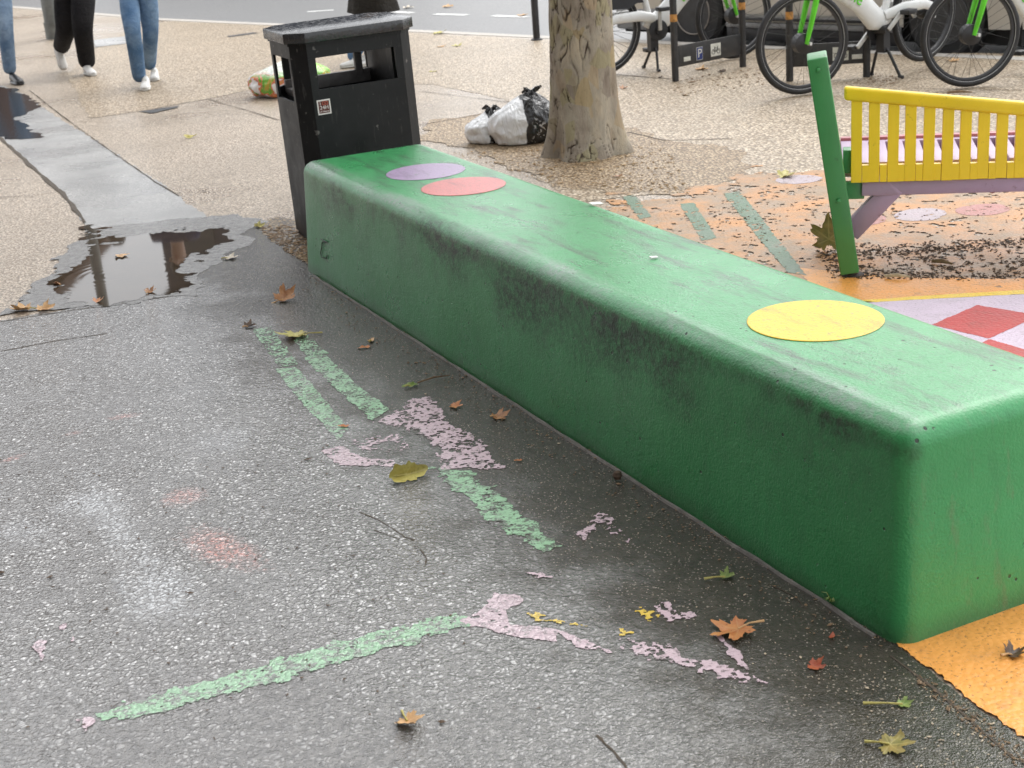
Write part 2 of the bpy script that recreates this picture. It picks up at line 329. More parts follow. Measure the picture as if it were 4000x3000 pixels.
# saw cut joints in the paving
M_joint = simple('joint_dirt', (.06, .045, .03), .8, .3, 40, geo='world')
def joint(pts, w, name='paving_joint', z=.0050, mat=None):
    pts = [G(*p, z) for p in pts]; q = []
    fine = []
    for a, c in zip(pts[:-1], pts[1:]):
        k = max(2, int((c-a).length/.12))
        fine += [a.lerp(c, i/k) for i in range(k)]
    fine.append(pts[-1]); L = []; Rr = []
    for i, p in enumerate(fine):
        d = (fine[min(i+1, len(fine)-1)]-fine[max(i-1, 0)]).normalized(); s = Vector((-d.y, d.x, 0)); ww = w*(.5+random.random())
        j = s*random.uniform(-.3, .3)*w
        L.append(p+s*ww/2+j); Rr.append(p-s*ww/2+j)
    n = len(fine); me = bpy.data.meshes.new(name); me.from_pydata([tuple(v) for v in L+Rr], [], [(i, n+i, n+i+1, i+1) for i in range(n-1)]); me.update()
    if me.polygons[0].normal.z < 0: me.flip_normals()
    return tag(link(name, me, mat or M_joint), kind='structure')
joint([(808, 384), (900, 412), (1120, 476)], 0.0084)
joint([(0, 535), (70, 600), (160, 682), (240, 752), (335, 868)], 0.0228)
joint([(115, 352), (240, 450), (400, 566), (610, 712), (700, 765)], 0.0078)
joint([(352, 462), (560, 432), (815, 385)], 0.0078)
joint([(2, 1372), (200, 1334), (420, 1302)], 0.0065)
joint([(0, 1256), (300, 1209), (560, 1172), (660, 1157)], 0.0078)
joint([(2395, 290), (2620, 308)], 0.0130); joint([(2450, 515), (2600, 548), (2860, 540)], 0.0130); joint([(3560, 345), (4000, 352)], 0.0091)
joint([(1640, 355), (2000, 400)], 0.0078); joint([(1640, 488), (1880, 445)], 0.0091)
joint([(0, 770), (120, 762), (220, 752)], 0.0065); joint([(55, 470), (150, 478), (270, 468)], 0.0039)
joint([(2330, 2870), (2360, 2900), (2400, 2935), (2440, 2985), (2460, 3020)], .005, 'asphalt_crack', .0052)
joint([(1400, 2000), (1480, 2030), (1580, 2095), (1620, 2110)], .004, 'asphalt_crack', .0052); joint([(1640, 2145), (1668, 2180), (1660, 2205)], .004, 'asphalt_crack', .0052)
joint([(1460, 2070), (1560, 2105)], .003, 'asphalt_crack', .0052); joint([(3000, 2280), (3110, 2330), (3140, 2370)], .003, 'asphalt_crack', .0052)
joint([(3480, 2560), (3640, 2680), (3780, 2800), (3960, 2960)], .006, 'asphalt_crack', .0052)

# ---------------------------------------------------------------- painted ground
def mat_paint(name, col, wear=.25, rough=.42, dirt=(.12, .10, .08), dscale=9, dthr=(.55, .8), ag=70):
    b = NB(name); n = b.noise(6, 5, .6); c = b.mix(b.rng(n, .3, .7), tuple(x*.88 for x in col), tuple(min(1, x*1.06) for x in col))
    c = b.mix(b.rng(b.noise(dscale, 7, .72), dthr[0], dthr[1], 0, wear*2.4), c, dirt)
    d = b.voro(ag); spk = b.rng(b.noise(140, 3, .6), .60, .66, 0, .6); c = b.mix(spk, c, tuple(x*.35 for x in dirt))
    return b.fin(c, b.rng(n, .3, .7, rough*.8, rough*1.2), b.bump(b.math('SUBTRACT', 1., d), .35, .005))
OR = (.78, .34, .075)
M_orange = mat_paint('orange_floor_paint', OR, .3)
M_orange_worn = mat_paint('worn_orange_floor_paint', (.50, .24, .085), .5, .5, (.30, .205, .125), 4, (.40, .62))
M_gfl = mat_paint('green_floor_paint', (.11, .18, .115), .4, .5, (.24, .20, .15))
M_lil = mat_paint('lilac_floor_paint', (.56, .47, .57), .2); M_red = mat_paint('red_floor_paint', (.45, .055, .055), .22); M_yel = mat_paint('yellow_floor_paint', (.80, .56, .04), .2)
M_pinkd = mat_paint('faded_red_floor_paint', (.40, .17, .15), .3, .5, (.36, .27, .2))
M_lild = mat_paint('faded_lilac_floor_paint', (.40, .335, .36), .3, .5, (.34, .27, .2))
patch('painted_floor', [(2365, 782), (2520, 770), (2760, 735), (2980, 690), (3120, 672), (3400, 670), (4200, 680), (4300, 1160), (3300, 1180), (2400, 900)], .0046, M_orange_worn, .009, amp=.45, scale=5, detail=6, bias=.02, holes=.455, hs=80)
patch('painted_floor', [(3100, 1050), (3600, 1090), (4200, 1105), (4200, 1150), (3640, 1160), (3440, 1180), (3200, 1165)], .0054, M_orange, .012, amp=.05, scale=10, detail=5, bias=.0, holes=.36, hs=60)
patch('painted_floor', [(3505, 2515), (4300, 2260), (4600, 3100), (4015, 2905), (3860, 2790), (3700, 2665), (3590, 2590), (3512, 2532)], .0056, M_orange, .008, amp=.02, scale=40, detail=5, bias=0, holes=.30, hs=90)
patch('painted_line', [(3350, 1180), (3560, 1165), (3780, 1150), (4300, 1125), (4300, 1143), (3900, 1160), (3600, 1176), (3430, 1186)], .0064, M_yel, .012, amp=.012, scale=20)
patch('painted_floor', [(3330, 1192), (3430, 1186), (3600, 1176), (3900, 1160), (4500, 1135), (4800, 2100), (4100, 1700)], .0064, M_lil, .05)
for k, q in enumerate(([(3818, 1199), (4060, 1240), (3862, 1330), (3640, 1276)], [(3862, 1332), (4080, 1395), (4000, 1440), (3800, 1370)])):
    patch('painted_diamond', q, .0072, M_red, .008, amp=.004, scale=60, detail=4, bias=0, holes=.30, hs=90)
for q in ([(2432, 772), (2480, 765), (2545, 850), (2500, 860)], [(2655, 800), (2712, 795), (2800, 935), (2740, 945)], [(2825, 760), (2890, 752), (3010, 900), (3150, 1080), (3080, 1070), (2950, 920)]):
    patch('painted_stripe', q, .0058, M_gfl, .006, amp=.010, scale=30, detail=4, bias=0, holes=.455, hs=110)
def disc(cx, cy, w, h, mat, name='painted_dot'):
    q = [(cx+w/2*math.cos(a)-h*.0*math.sin(a), cy+h/2*math.sin(a)-.05*w/2*math.cos(a)) for a in np.linspace(0, 2*math.pi, 28, endpoint=False)]
    patch(name, q, .0058, mat, .006, amp=.010, scale=20, detail=4, bias=0, holes=.43, hs=110)
disc(3595, 843, 205, 50, M_lild); disc(3838, 824, 215, 46, M_pinkd); disc(3395, 862, 130, 44, M_pinkd); disc(3120, 705, 180, 34, M_lild)

# faded marks on the asphalt
def fl(name, col, keep=.46): return mat_asphalt(name, col, keep)
Mg, Mp, Mw, Mr, My = fl('pale_green_mark', (.30, .54, .32), .44), fl('pale_pink_mark', (.66, .50, .55), .39), fl('white_mark', (.66, .68, .70), .47), fl('coral_mark', (.78, .30, .24), .46), fl('yellow_mark', (.80, .56, .07), .36)
_mk = [0]
def mark(poly, mat, holes, amp=.02, sc=30, bias=0., hs=120): _mk[0] += 1; patch('painted_mark', poly, .0050+.00006*_mk[0], mat, (.0030 if hs > 150 else .0036), amp=amp, scale=sc, detail=5, bias=bias, holes=holes, hs=hs)
mark([(1075, 1445), (1160, 1440), (1262, 1560), (1362, 1680), (1320, 1722), (1200, 1600)], Mg, 0.420, .014, hs=190); mark([(1185, 1400), (1275, 1390), (1390, 1500), (1520, 1605), (1455, 1645), (1320, 1530)], Mg, 0.435, .014, hs=190)
mark([(985, 1290), (1060, 1280), (1170, 1430), (1090, 1440)], Mg, 0.510, .014, hs=190); mark([(1140, 1320), (1200, 1310), (1280, 1385), (1200, 1400)], Mg, 0.500, .014, hs=190)
mark([(1690, 1838), (1830, 1838), (1990, 1975), (2195, 2140), (2120, 2175), (1940, 2050)], Mg, 0.435, .05, hs=190)
mark([(372, 2795), (700, 2698), (1300, 2520), (1790, 2398), (1850, 2440), (1500, 2550), (900, 2720), (470, 2830)], Mg, 0.385, .035, hs=190)
mark([(1255, 1770), (1330, 1745), (1400, 1790), (1535, 1805), (1530, 1825), (1330, 1822)], Mp, .44); mark([(1480, 1655), (1610, 1570), (1675, 1550), (1760, 1660), (1880, 1745), (1965, 1835), (1740, 1838), (1720, 1760), (1640, 1690)], Mp, .475, .05)
mark([(1350, 1720), (1560, 1700), (1600, 1760), (1450, 1790)], Mp, .56)
mark([(1805, 2437), (1890, 2380), (1935, 2325), (2068, 2345), (1985, 2392), (2000, 2440), (2180, 2470), (2165, 2510), (1930, 2475)], Mp, .40); mark([(2185, 2475), (2300, 2510), (2410, 2562), (2250, 2535)], Mp, .44)
mark([(2390, 2500), (2480, 2520), (2640, 2540), (2800, 2600), (2920, 2640), (2910, 2668), (2740, 2620), (2560, 2590), (2470, 2560)], Mp, .50, .05, 30); mark([(2780, 2470), (2815, 2480), (2900, 2570), (2935, 2635), (2880, 2600), (2820, 2530)], Mp, .42)
mark([(2555, 2372), (2620, 2360), (2640, 2400), (2720, 2395), (2715, 2425), (2600, 2440)], Mp, .50); mark([(2940, 2648), (2965, 2655), (2996, 2678), (2960, 2672)], Mp, .4)
mark([(2260, 2090), (2340, 2010), (2370, 2015), (2470, 2130), (2450, 2140), (2350, 2050), (2285, 2120)], Mp, .52); mark([(2060, 2245), (2100, 2238), (2160, 2260), (2090, 2270)], Mp, .5)
mark([(2045, 2400), (2110, 2400), (2200, 2430), (2300, 2455), (2090, 2435)], My, .50); mark([(2450, 2370), (2540, 2385), (2620, 2430), (2560, 2450)], My, .55); mark([(2420, 2465), (2470, 2480), (2430, 2490)], My, .5)
mark([(140, 2540), (160, 2505), (178, 2512), (165, 2590)], Mp, .38); mark([(212, 2462), (265, 2443), (258, 2470)], Mp, .35); mark([(312, 2820), (345, 2815), (365, 2830), (340, 2865)], Mp, .46); mark([(275, 2485), (288, 2490), (285, 2512)], Mp, .3)

# ---------------------------------------------------------------- puddle
def mat_water():
    b = NB('puddle_water')
    rp = b.n('ShaderNodeTexWave'); rp.wave_type = 'RINGS'; rp.rings_direction = 'SPHERICAL'; c = G(470, 1075)
    b.set(rp.inputs['Vector'], b.mapping(loc=(-c.x, -c.y, 0))); rp.inputs['Scale'].default_value = 7; rp.inputs['Distortion'].default_value = 1.5; rp.inputs['Detail'].default_value = 2
    cx = b.n('ShaderNodeVectorMath'); cx.operation = 'DISTANCE'; b.set(cx.inputs[0], b.pos); cx.inputs[1].default_value = tuple(c)
    h = b.math('MULTIPLY', rp.outputs['Fac'], b.rng(cx.outputs['Value'], .05, .5, 1, 0)); h = b.math('ADD', h, b.math('MULTIPLY', b.noise(6, 2), .25))
    col = b.mix(b.noise(7, 4), (.030, .021, .013), (.070, .050, .032))
    return b.fin(col, .03, b.bump(h, .005, .01), spec=.5, IOR=1.33)
patch('puddle', [(345, 880), (400, 900), (440, 950), (470, 935), (560, 925), (660, 905), (780, 905), (880, 890), (905, 920), (860, 960), (780, 990), (720, 1060), (740, 1110), (690, 1150), (520, 1178), (300, 1205), (270, 1170), (215, 1120), (300, 1040), (340, 980), (320, 930)], .0062, mat_water(), .01, amp=.16, scale=14, detail=5)
patch('water_film', [(0, 1235), (150, 1130), (230, 1010), (330, 935), (420, 890), (560, 870), (900, 850), (1000, 880), (960, 960), (800, 1020), (760, 1160), (400, 1195)], .0052, simple('wet_film', (.22, .217, .21), .22, .2, 30, geo='world', bump=.35, bscale=220), .02, amp=.16, scale=5, detail=5, bias=-.02)
patch('water_film', [(-100, 420), (-100, 330), (60, 352), (150, 420), (60, 470), (150, 540), (20, 545)], .0045, simple('water_sheet', (.03, .03, .032), .06, .2, 30, geo='world', bump=.12, bscale=50), .03, amp=.12, scale=5, detail=5)

# ================================================================ GREEN CONCRETE BLOCK
def mat_block():
    b = NB('green_block_paint', 'obj'); P = b.pos                       # x along, y: 0 left face .. -width, z up
    x, y, z = b.sep(P, 0), b.sep(P, 1), b.sep(P, 2)
    n1 = b.noise(3.5, 5, .6); c = b.mix(b.rng(n1, .3, .7), (.040, .272, .090), (.054, .325, .112))
    st = b.noise(9, 5, .65, vec=b.mapping(P, (.35, .35, 1.)));
    c = b.mix(b.rng(b.noise(26, 5, .7, vec=b.mapping(P, (1, 1, .18))), .52, .75, 0, .35), c, (.035, .15, .06))
    # grease and shoe scuffs in a band under the sitting edge of the long face
    nb_ = b.noise(2.6, 6, .68, vec=b.mapping(P, (1, 1, 1.6)))
    side = b.rng(y, -.07, -.035)
    zz = b.math('ADD', z, b.math('MULTIPLY', b.math('SUBTRACT', nb_, .5), .42))
    band = b.math('MULTIPLY', b.rng(zz, .20, .36, 0, 1, True), b.rng(zz, .43, .49, 1, 0, True))
    band = b.math('MULTIPLY', b.math('MULTIPLY', band, side), b.rng(b.noise(55, 4, .7), .36, .60, .2, 1))
    band = b.math('MULTIPLY', band, b.math('MULTIPLY', b.rng(x, .25, .7, .3, .85), b.rng(b.noise(1.9, 3), .40, .58, .12, 1))); c = b.mix(band, c, (.016, .032, .020))
    edge = b.math('MULTIPLY', b.math('MULTIPLY', b.rng(zz, .36, .43), b.rng(z, .440, .458, 1, 0)), b.rng(b.noise(30, 5, .7), .38, .58, .15, 1))
    c = b.mix(b.math('MULTIPLY', b.math('MULTIPLY', edge, side), b.rng(b.noise(1.5, 3), .40, .60, .15, .85)), c, (.014, .020, .015))
    # paint rubbed to grey concrete along the rounded top edge
    yy = b.math('ADD', y, b.math('MULTIPLY', b.math('SUBTRACT', nb_, .5), .06))
    er = b.math('MULTIPLY', b.math('MULTIPLY', b.rng(yy, -.100, -.070), b.rng(z, .456, .468)), b.rng(b.noise(70, 4, .7), .34, .56, .25, 1))
    er = b.math('MULTIPLY', er, b.rng(nb_, .32, .55, .35, .95)); c = b.mix(b.math('MULTIPLY', er, b.rng(b.noise(2.3, 3), .38, .58, .25, .9)), c, (.22, .29, .24))
    # long dirt streaks and speckle on top
    tp = b.rng(z, .472, .481); sx = b.noise(13, 6, .7, vec=b.mapping(P, (.22, 1.2, 1), (0, 0, R(14))))
    c = b.mix(b.math('MULTIPLY', tp, b.rng(sx, .50, .66, 0, .8)), c, (.040, .065, .042))
    c = b.mix(b.math('MULTIPLY', tp, b.rng(b.noise(90, 3), .60, .70, 0, .5)), c, (.03, .10, .045))
    # splash dirt at the foot
    c = b.mix(b.rng(b.math('ADD', z, b.math('MULTIPLY', b.noise(8, 5), .06)), .03, .09, .5, 0), c, (.035, .05, .03))
    # drip stains and rubs on the end face
    ef = b.rng(x, .02, .05, 1, 0); c = b.mix(b.math('MULTIPLY', ef, b.rng(b.noise(22, 5, .7, vec=b.mapping(P, (1, 1, .3), (R(20), 0, 0))), .56, .74, 0, .5)), c, (.16, .19, .11))
    pit = b.voro(24); pm = b.rng(pit, .09, .12, 1, 0); pm = b.math('MULTIPLY', pm, b.rng(b.noise(11, 2), .54, .58)); c = b.mix(pm, c, (.012, .03, .015))
    h = b.math('SUBTRACT', b.math('ADD', b.math('MULTIPLY', b.noise(150, 3), .5), b.math('MULTIPLY', b.noise(28, 3), .5)), b.math('MULTIPLY', pm, 1.5))
    rough = b.math('ADD', b.rng(b.noise(5, 5), .3, .7, .24, .36), b.math('MULTIPLY', band, .15))
    return b.fin(c, rough, b.bump(h, .5, .006), spec=.5, coat=.12, Coat_Roughness=.25)
BW, BH = .535, .482
blk = empty('concrete_block_bench', A, math.atan2(uv.y, uv.x))
tag(blk, 'long green painted concrete block bench with purple, coral and yellow dots', 'bench')
Ln = BL+.04; i_ = .028
bm = bmesh.new()
def wid(x): return BW+.05*max(0, min(1, x/Ln))
cs = [(-.02, .012, 0), (Ln, .012, 0), (Ln, -wid(Ln)-.03, 0), (-.02, -wid(0)-.03, 0), (-.02+i_, -i_+.012, BH), (Ln-i_, -i_+.012, BH), (Ln-i_, -wid(Ln)+i_-.03, BH), (-.02+i_, -wid(0)+i_-.03, BH)]
vs_ = [bm.verts.new(p) for p in cs]
for f in [(3,2,1,0),(4,5,6,7),(0,1,5,4),(1,2,6,5),(2,3,7,6),(3,0,4,7)]: bm.faces.new([vs_[k] for k in f])
bmesh.ops.recalc_face_normals(bm, faces=bm.faces)
bmesh.ops.bevel(bm, geom=[e for e in bm.edges if not (e.verts[0].co.z < .01 and e.verts[1].co.z < .01)], offset=.048, segments=7, affect='EDGES', profile=.5)
bmesh.ops.subdivide_edges(bm, edges=[e for e in bm.edges if e.calc_length() > .3], cuts=40, use_grid_fill=True)
for v in bm.verts:                                             # hand cast: faces are not perfectly flat
    if v.co.z > .01: v.co += v.normal*(mn.noise(v.co*2.2)*(.0035 if v.co.z < .47 else .0008))
me = bpy.data.meshes.new('block'); bm.to_mesh(me); bm.free(); me.polygons.foreach_set('use_smooth', [True]*len(me.polygons)); me.set_sharp_from_angle(angle=R(50))
link('block', me, mat_block(), blk)
def to_blk(p): d = p-A; return Vector((d.dot(uv), -d.dot(nv), p.z))
def mat_dot(name, col):
    b = NB(name, 'obj'); c = b.mix(b.noise(12, 5), tuple(k*.9 for k in col), col); sx = b.noise(16, 6, .72, vec=b.mapping(b.pos, (.3, 1.2, 1), (0, 0, R(14))))
    c = b.mix(b.rng(sx, .50, .68, 0, .65), c, tuple(k*.45+.02 for k in col)); c = b.mix(b.rng(b.noise(110, 3), .58, .66, 0, .55), c, tuple(k*.3+.02 for k in col)); c = b.mix(b.rng(b.noise(38, 5, .7), .60, .68, 0, .6), c, (.10, .20, .10))
    return b.fin(c, .32, b.bump(b.noise(150, 3), .25, .005))
for (x, y, r, nm, col) in ((-.2768, 5.683, .158, 'lilac painted dot', (.40, .30, .45)), (-.1243, 5.348, .160, 'coral painted dot', (.60, .17, .155)), (.7639, 3.415, .168, 'yellow painted dot', (.76, .52, .016))):
    d = MB(); c = to_blk(Vector((x, y, BH)))
    d.lathe([(0, .0022), (r-.002, .0022), (r, .0012)], c, 'z', 64); o = d.build('painted_dot', mat_dot(nm.replace(' ', '_'), col), blk); tag(o, nm)
# scratched rectangle on the long face
M_ink = simple('black_marker', (.012, .015, .012), .5)
t = MB(); q = [to_blk(G(1262, 940)), to_blk(G(1262, 940))]
def facept(px, py):                                             # point on the long face seen at a pixel
    d = ray(px, py); o = np.array([0, 0, CH]); a = np.array(A); n = np.array(nv); k = (a-o)@n/(d@n); return to_blk(Vector(o+d*k))
pts = [(1257, 934), (1282, 946), (1270, 944), (1262, 945), (1262, 968), (1258, 985), (1263, 1003), (1283, 1009), (1283, 995)]
pp = [facept(*p) for p in pts]
for p in pp: p.y = .012-.028*p.z/BH+.0022
t.tube(pp, .0022, 5); t.build('marker_tag', M_ink, blk)
# scraps lying on the block
M_scr = simple('paper_scrap', (.75, .76, .72), .6)
for (px, py, w, lb) in ((2328, 795, .022, 'white paper scrap on the far edge of the green block'), (2553, 1005, .012, 'tiny white scrap on the middle of the green block top')):
    p = G(px, py, BH+.004); s = MB(); s.box((-w, -w*.6, 0), (w, w*.6, .002)); o = s.build('paper_scrap', M_scr); o.location = p; o.rotation_euler = (.05, .08, .4); tag(o, lb, 'paper scrap')

# ================================================================ LITTER BIN
def mat_bin():
    b = NB('black_bin_metal', 'obj'); n = b.noise(7, 6, .65); c = b.mix(b.rng(n, .35, .7), (.008, .009, .010), (.017, .018, .019))
    sc = b.noise(60, 5, .7, vec=b.mapping(b.pos, (1, 1, .15))); c = b.mix(b.rng(sc, .58, .75, 0, .55), c, (.10, .095, .09))
    c = b.mix(b.rng(b.noise(24, 4), .66, .72, 0, .8), c, (.16, .15, .14))
    return b.fin(c, b.rng(n, .3, .7, .38, .58), b.bump(b.noise(120, 3), .08, .004), spec=.28)
M_bin = mat_bin(); M_inner = simple('galvanised_liner', (.16, .155, .15), .55, .3, 20, .3)
M_lid = NB('wet_bin_lid', 'obj'); _h = M_lid.voro(70); M_lid = M_lid.fin(M_lid.mix(M_lid.noise(30, 4), (.02, .021, .023), (.05, .052, .055)), M_lid.rng(M_lid.noise(40, 4), .4, .6, .10, .3), M_lid.bump(_h, .22, .004), spec=.55)
bw, bd, bh, ch = .568, .44, .925, .062
bin_ = empty('litter_bin', (-.832, 6.49, .004), R(23)); bin_.rotation_euler = (R(.3), R(-1.1), R(23))
tag(bin_, 'black metal litter bin with open sides behind the green block', 'litter bin')
octo = lambda o=0.: [(ch-o*.4, -o), (bw-ch+o*.4, -o), (bw+o, ch-o*.4), (bw+o, bd-ch+o*.4), (bw-ch+o*.4, bd+o), (ch-o*.4, bd+o), (-o, bd-ch+o*.4), (-o, ch-o*.4)]
def wall_panel(name, p, q, z0, z1, hole=None, t_=.012, mat=M_bin):
    """vertical plate from p to q with an optional rectangular opening (s0, s1, z0, z1)"""
    p, q = Vector((*p, 0)), Vector((*q, 0)); d = (q-p); L = d.length; d.normalize(); n = Vector((d.y, -d.x, 0)); b = MB()
    def pl(a, c, e, f):
        v = [p+d*a, p+d*c]; b.add([(k+n*o+Vector((0, 0, zz))) for o in (0, -t_) for zz in (e, f) for k in v], [(0, 1, 3, 2), (4, 6, 7, 5), (0, 4, 5, 1), (2, 3, 7, 6), (0, 2, 6, 4), (1, 5, 7, 3)])
    if hole:
        s0, s1, h0, h1 = hole; pl(0, L, z0, h0); pl(0, L, h1, z1); pl(0, s0, h0+.0003, h1-.0003); pl(s1, L, h0+.0003, h1-.0003)
    else: pl(0, L, z0, z1)
    return b.build(name, mat, bin_)
oc = octo(); names = ['front_panel', 'corner_panel', 'side_panel', 'corner_panel', 'back_panel', 'corner_panel', 'side_panel', 'corner_panel']
for k in range(8):
    p, q = oc[k], oc[(k+1) % 8]; L = math.dist(p, q)
    hole = None
    if k == 0: hole = (.035, L-.035, .715, .855)
    if k == 4: hole = (.035, L-.035, .70, .86)
    if k == 6: hole = (.03, L-.03, .66, .855)
    if k == 5: hole = (.004, L-.004, .70, .86)
    wall_panel(names[k], p, q, .02, bh, hole)
b = MB(); b.prism([(x*.97+bw*.015, y*.97+bd*.015) for x, y in oc], 0, .025); b.build('base_plinth', M_bin, bin_)
b = MB(); b.prism(octo(.022), bh, bh+.046); b.build('lid', M_lid, bin_, bevel=.004)
b = MB(); b.prism(octo(.006), bh-.012, bh-.0005); b.build('lid_rim', M_bin, bin_)
# liner frame visible through the openings
b = MB(); b.box((.05, .03, .668), (bw-.05, .05, .70)); b.box((.05, bd-.055, .665), (bw-.05, bd-.03, .725)); b.box((.40, bd-.06, .70), (.435, bd-.035, .90)); b.box((.05, .05, .66), (.075, bd-.05, .69)); b.box((bw-.09, .05, .67), (bw-.06, .08, .9))
b.build('liner_frame', M_inner, bin_, bevel=.002)
b = MB(); b.box((.05, .04, .04), (bw-.05, bd-.04, .60)); b.build('liner', simple('dark_liner', (.02, .02, .02), .7), bin_)
b = MB(); b.box((.47, .05, .60), (bw-.02, bd-.03, bh-.03)); b.build('ash_box', M_bin, bin_)
# sticker
M_stw, M_str, M_stl = simple('sticker_white', (.80, .77, .74), .5, .05), simple('sticker_brown', (.10, .018, .012), .5, .1), simple('sticker_red', (.45, .10, .06), .5, .1)
sx, sz = .076, .605
b = MB(); b.box((sx, -.0022, sz), (sx+.062, -.0002, sz+.066)); st = b.build('sticker', M_stw, bin_); tag(st, 'white framed brown and white sticker')
b = MB(); b.box((sx+.006, -.0030, sz+.006), (sx+.056, -.0021, sz+.060)); b.build('sticker_field', M_str, st)
RX = Matrix.Rotation(R(90), 4, 'X')
def bt(s, size, x, z, mt=M_stw): text_mesh('sticker_text', s, size, mt, st, Matrix.Translation((sx+x, -.0036, sz+z)) @ RX)
bt('I', .022, .014, .050); bt('24H', .024, .031, .0305); bt('of Hearts', .0115, .031, .0135)
b = MB(); b.ring(.0065, .0016, (sx+.030, -.0034, sz+.050), 'y', 16, 6); b.ring(.0065, .0016, (sx+.043, -.0034, sz+.050), 'y', 16, 6); b.build('sticker_emblem', M_stl, st)

# ================================================================ TREE
def mat_bark():
    b = NB('plane_bark', 'obj'); P = b.pos
    wz = b.mapping(P, (1, 1, .45)); n1 = b.noise(7, 5, .6, vec=wz); pl = b.voro(16, out='Color', vec=b.mapping(P, (1, 1, .6)))
    c = b.ramp(n1, [(.28, (.17, .14, .11)), (.45, (.28, .24, .19)), (.55, (.33, .295, .235)), (.66, (.40, .345, .26)), (.78, (.45, .37, .26))])
    c = b.mix(b.rng(b.sep(pl, 1), .80, .86, 0, .55), c, (.30, .27, .14)); c = b.mix(b.rng(b.sep(pl, 0), .88, .93, 0, .4), c, (.40, .28, .14))
    c = b.mix(b.rng(b.sep(pl, 2), .7, .95, 0, .5), c, (.16, .125, .10))
    cr = b.attr('crack'); c = b.mix(b.rng(cr, .12, .7, 0, .92), c, (.04, .025, .018))
    c = b.mix(b.rng(b.noise(60, 5, .7, vec=wz), .55, .75, 0, .5), c, (.08, .06, .045))
    return b.fin(c, .8, b.bump(b.noise(90, 5, .7, vec=b.mapping(P, (1, 1, .3))), .6, .008), spec=.2)
M_bark = mat_bark()
TC = G(2292, 600); TC.z = 0
tree = empty('plane_tree', TC); tag(tree, 'plane tree with mottled cracked bark beside the bin bags', 'tree')
def trunk_mesh():
    nz, na = 380, 220; H = 4.6; V = []; C = []
    for i in range(nz+1):
        t_ = i/nz; z = -.03+H*t_**1.6
        for j in range(na):
            a = 2*math.pi*j/na
            rad = .168+.012*math.exp(-z/1.)+.042*math.exp(-z/.12)+.022*math.exp(-z/.45)
            fl_ = math.exp(-z/.20); rad += fl_*.028*math.cos(4*a+.8)+fl_*.018*math.cos(7*a+2.)
            rad += .008*mn.noise(Vector((math.cos(a)*1.5, math.sin(a)*1.5, z*1.5)))
            p = Vector((math.cos(a)*rad*10, math.sin(a)*rad*10, z*3.4)); p += .55*Vector((mn.noise(p*1.3), mn.noise(p*1.3+Vector((9, 0, 0))), mn.noise(p*1.3+Vector((0, 9, 0)))))
            dd, _ = mn.voronoi(p*1.35); e = dd[1]-dd[0]
            p2 = p*2.9; d2, _ = mn.voronoi(p2); e2 = d2[1]-d2[0]
            pres = mn.noise(p*.45)*.5+.5
            brk = min(1, max(0, (mn.noise(p*2.3+Vector((3, 3, 3)))+.10)*4)); ck = max(0, 1-e/.06)*min(1, max(0, (pres-.22)*3.5))*brk; brk2 = min(1, max(0, (mn.noise(p*3.1)+.02)*4)); ck2 = max(0, 1-e2/.13)*.8*min(1, max(0, (pres-.36)*4))*brk2
            k = max(ck, ck2); rad += -.009*k+.003*mn.noise(p*3)+.004*(mn.cell(p*1.35) if False else 0)
            lean = Vector((.012*z, .0, 0)); V.append((math.cos(a)*rad+lean.x, math.sin(a)*rad, z)); C.append(k)
    Fs = [(i*na+j, i*na+(j+1) % na, (i+1)*na+(j+1) % na, (i+1)*na+j) for i in range(nz) for j in range(na)]
    me = bpy.data.meshes.new('trunk'); me.from_pydata(V, [], Fs); me.update()
    at = me.attributes.new('crack', 'FLOAT', 'POINT'); at.data.foreach_set('value', C); me.polygons.foreach_set('use_smooth', [True]*len(me.polygons)); return me
link('trunk', trunk_mesh(), M_bark, tree)
M_bark2 = simple('limb_bark', (.26, .22, .16), .8, .3, 8, bump=.5)
tips = []
for k in range(7):
    a = k*2*math.pi/7+.3; p = Vector((.055, 0, 4.45)); d = Vector((math.cos(a)*.55, math.sin(a)*.55, .8)).normalized(); pts = [p]; L = random.uniform(2.6, 3.8)
    for i in range(1, 7):
        d = (d+Vector((random.uniform(-.2, .2), random.uniform(-.2, .2), random.uniform(-.12, .16)))).normalized(); pts.append(pts[-1]+d*L/6); tips.append(pts[-1])
    b = MB(); b.tube(pts, [.10*(1-i/7.5) for i in range(7)], 10); b.build('limb', M_bark2, tree, True)
M_leafc = NB('crown_leaf', 'world'); M_leafc = M_leafc.fin(M_leafc.mix(M_leafc.noise(2.2, 2), (.05, .085, .02), (.16, .13, .03)), .5, Transmission_Weight=0.)
def crown(name, centres, n, rad, parent, size=.15):
    c = np.array([tuple(p) for p in centres]); k = rng.integers(0, len(c), n); P = c[k]+rng.normal(0, 1, (n, 3))*np.array([rad, rad, rad*.6])
    a = rng.normal(0, 1, (n, 3)); a /= np.linalg.norm(a, axis=1)[:, None]; t_ = np.cross(a, rng.normal(0, 1, (n, 3))); t_ /= np.linalg.norm(t_, axis=1)[:, None]; s = size*rng.uniform(.6, 1.2, (n, 1))
    b_ = np.cross(a, t_); V = np.stack([P-t_*s*.5, P+b_*s*.45-t_*s*.1, P+t_*s*.6, P-b_*s*.45-t_*s*.1], 1).reshape(-1, 3)
    me = bpy.data.meshes.new(name); me.from_pydata(V.tolist(), [], np.arange(4*n).reshape(-1, 4).tolist()); me.update(); return link(name, me, M_leafc, parent)
crown('crown', [t for t in tips if t.z > 4.9], 9000, .75, tree)

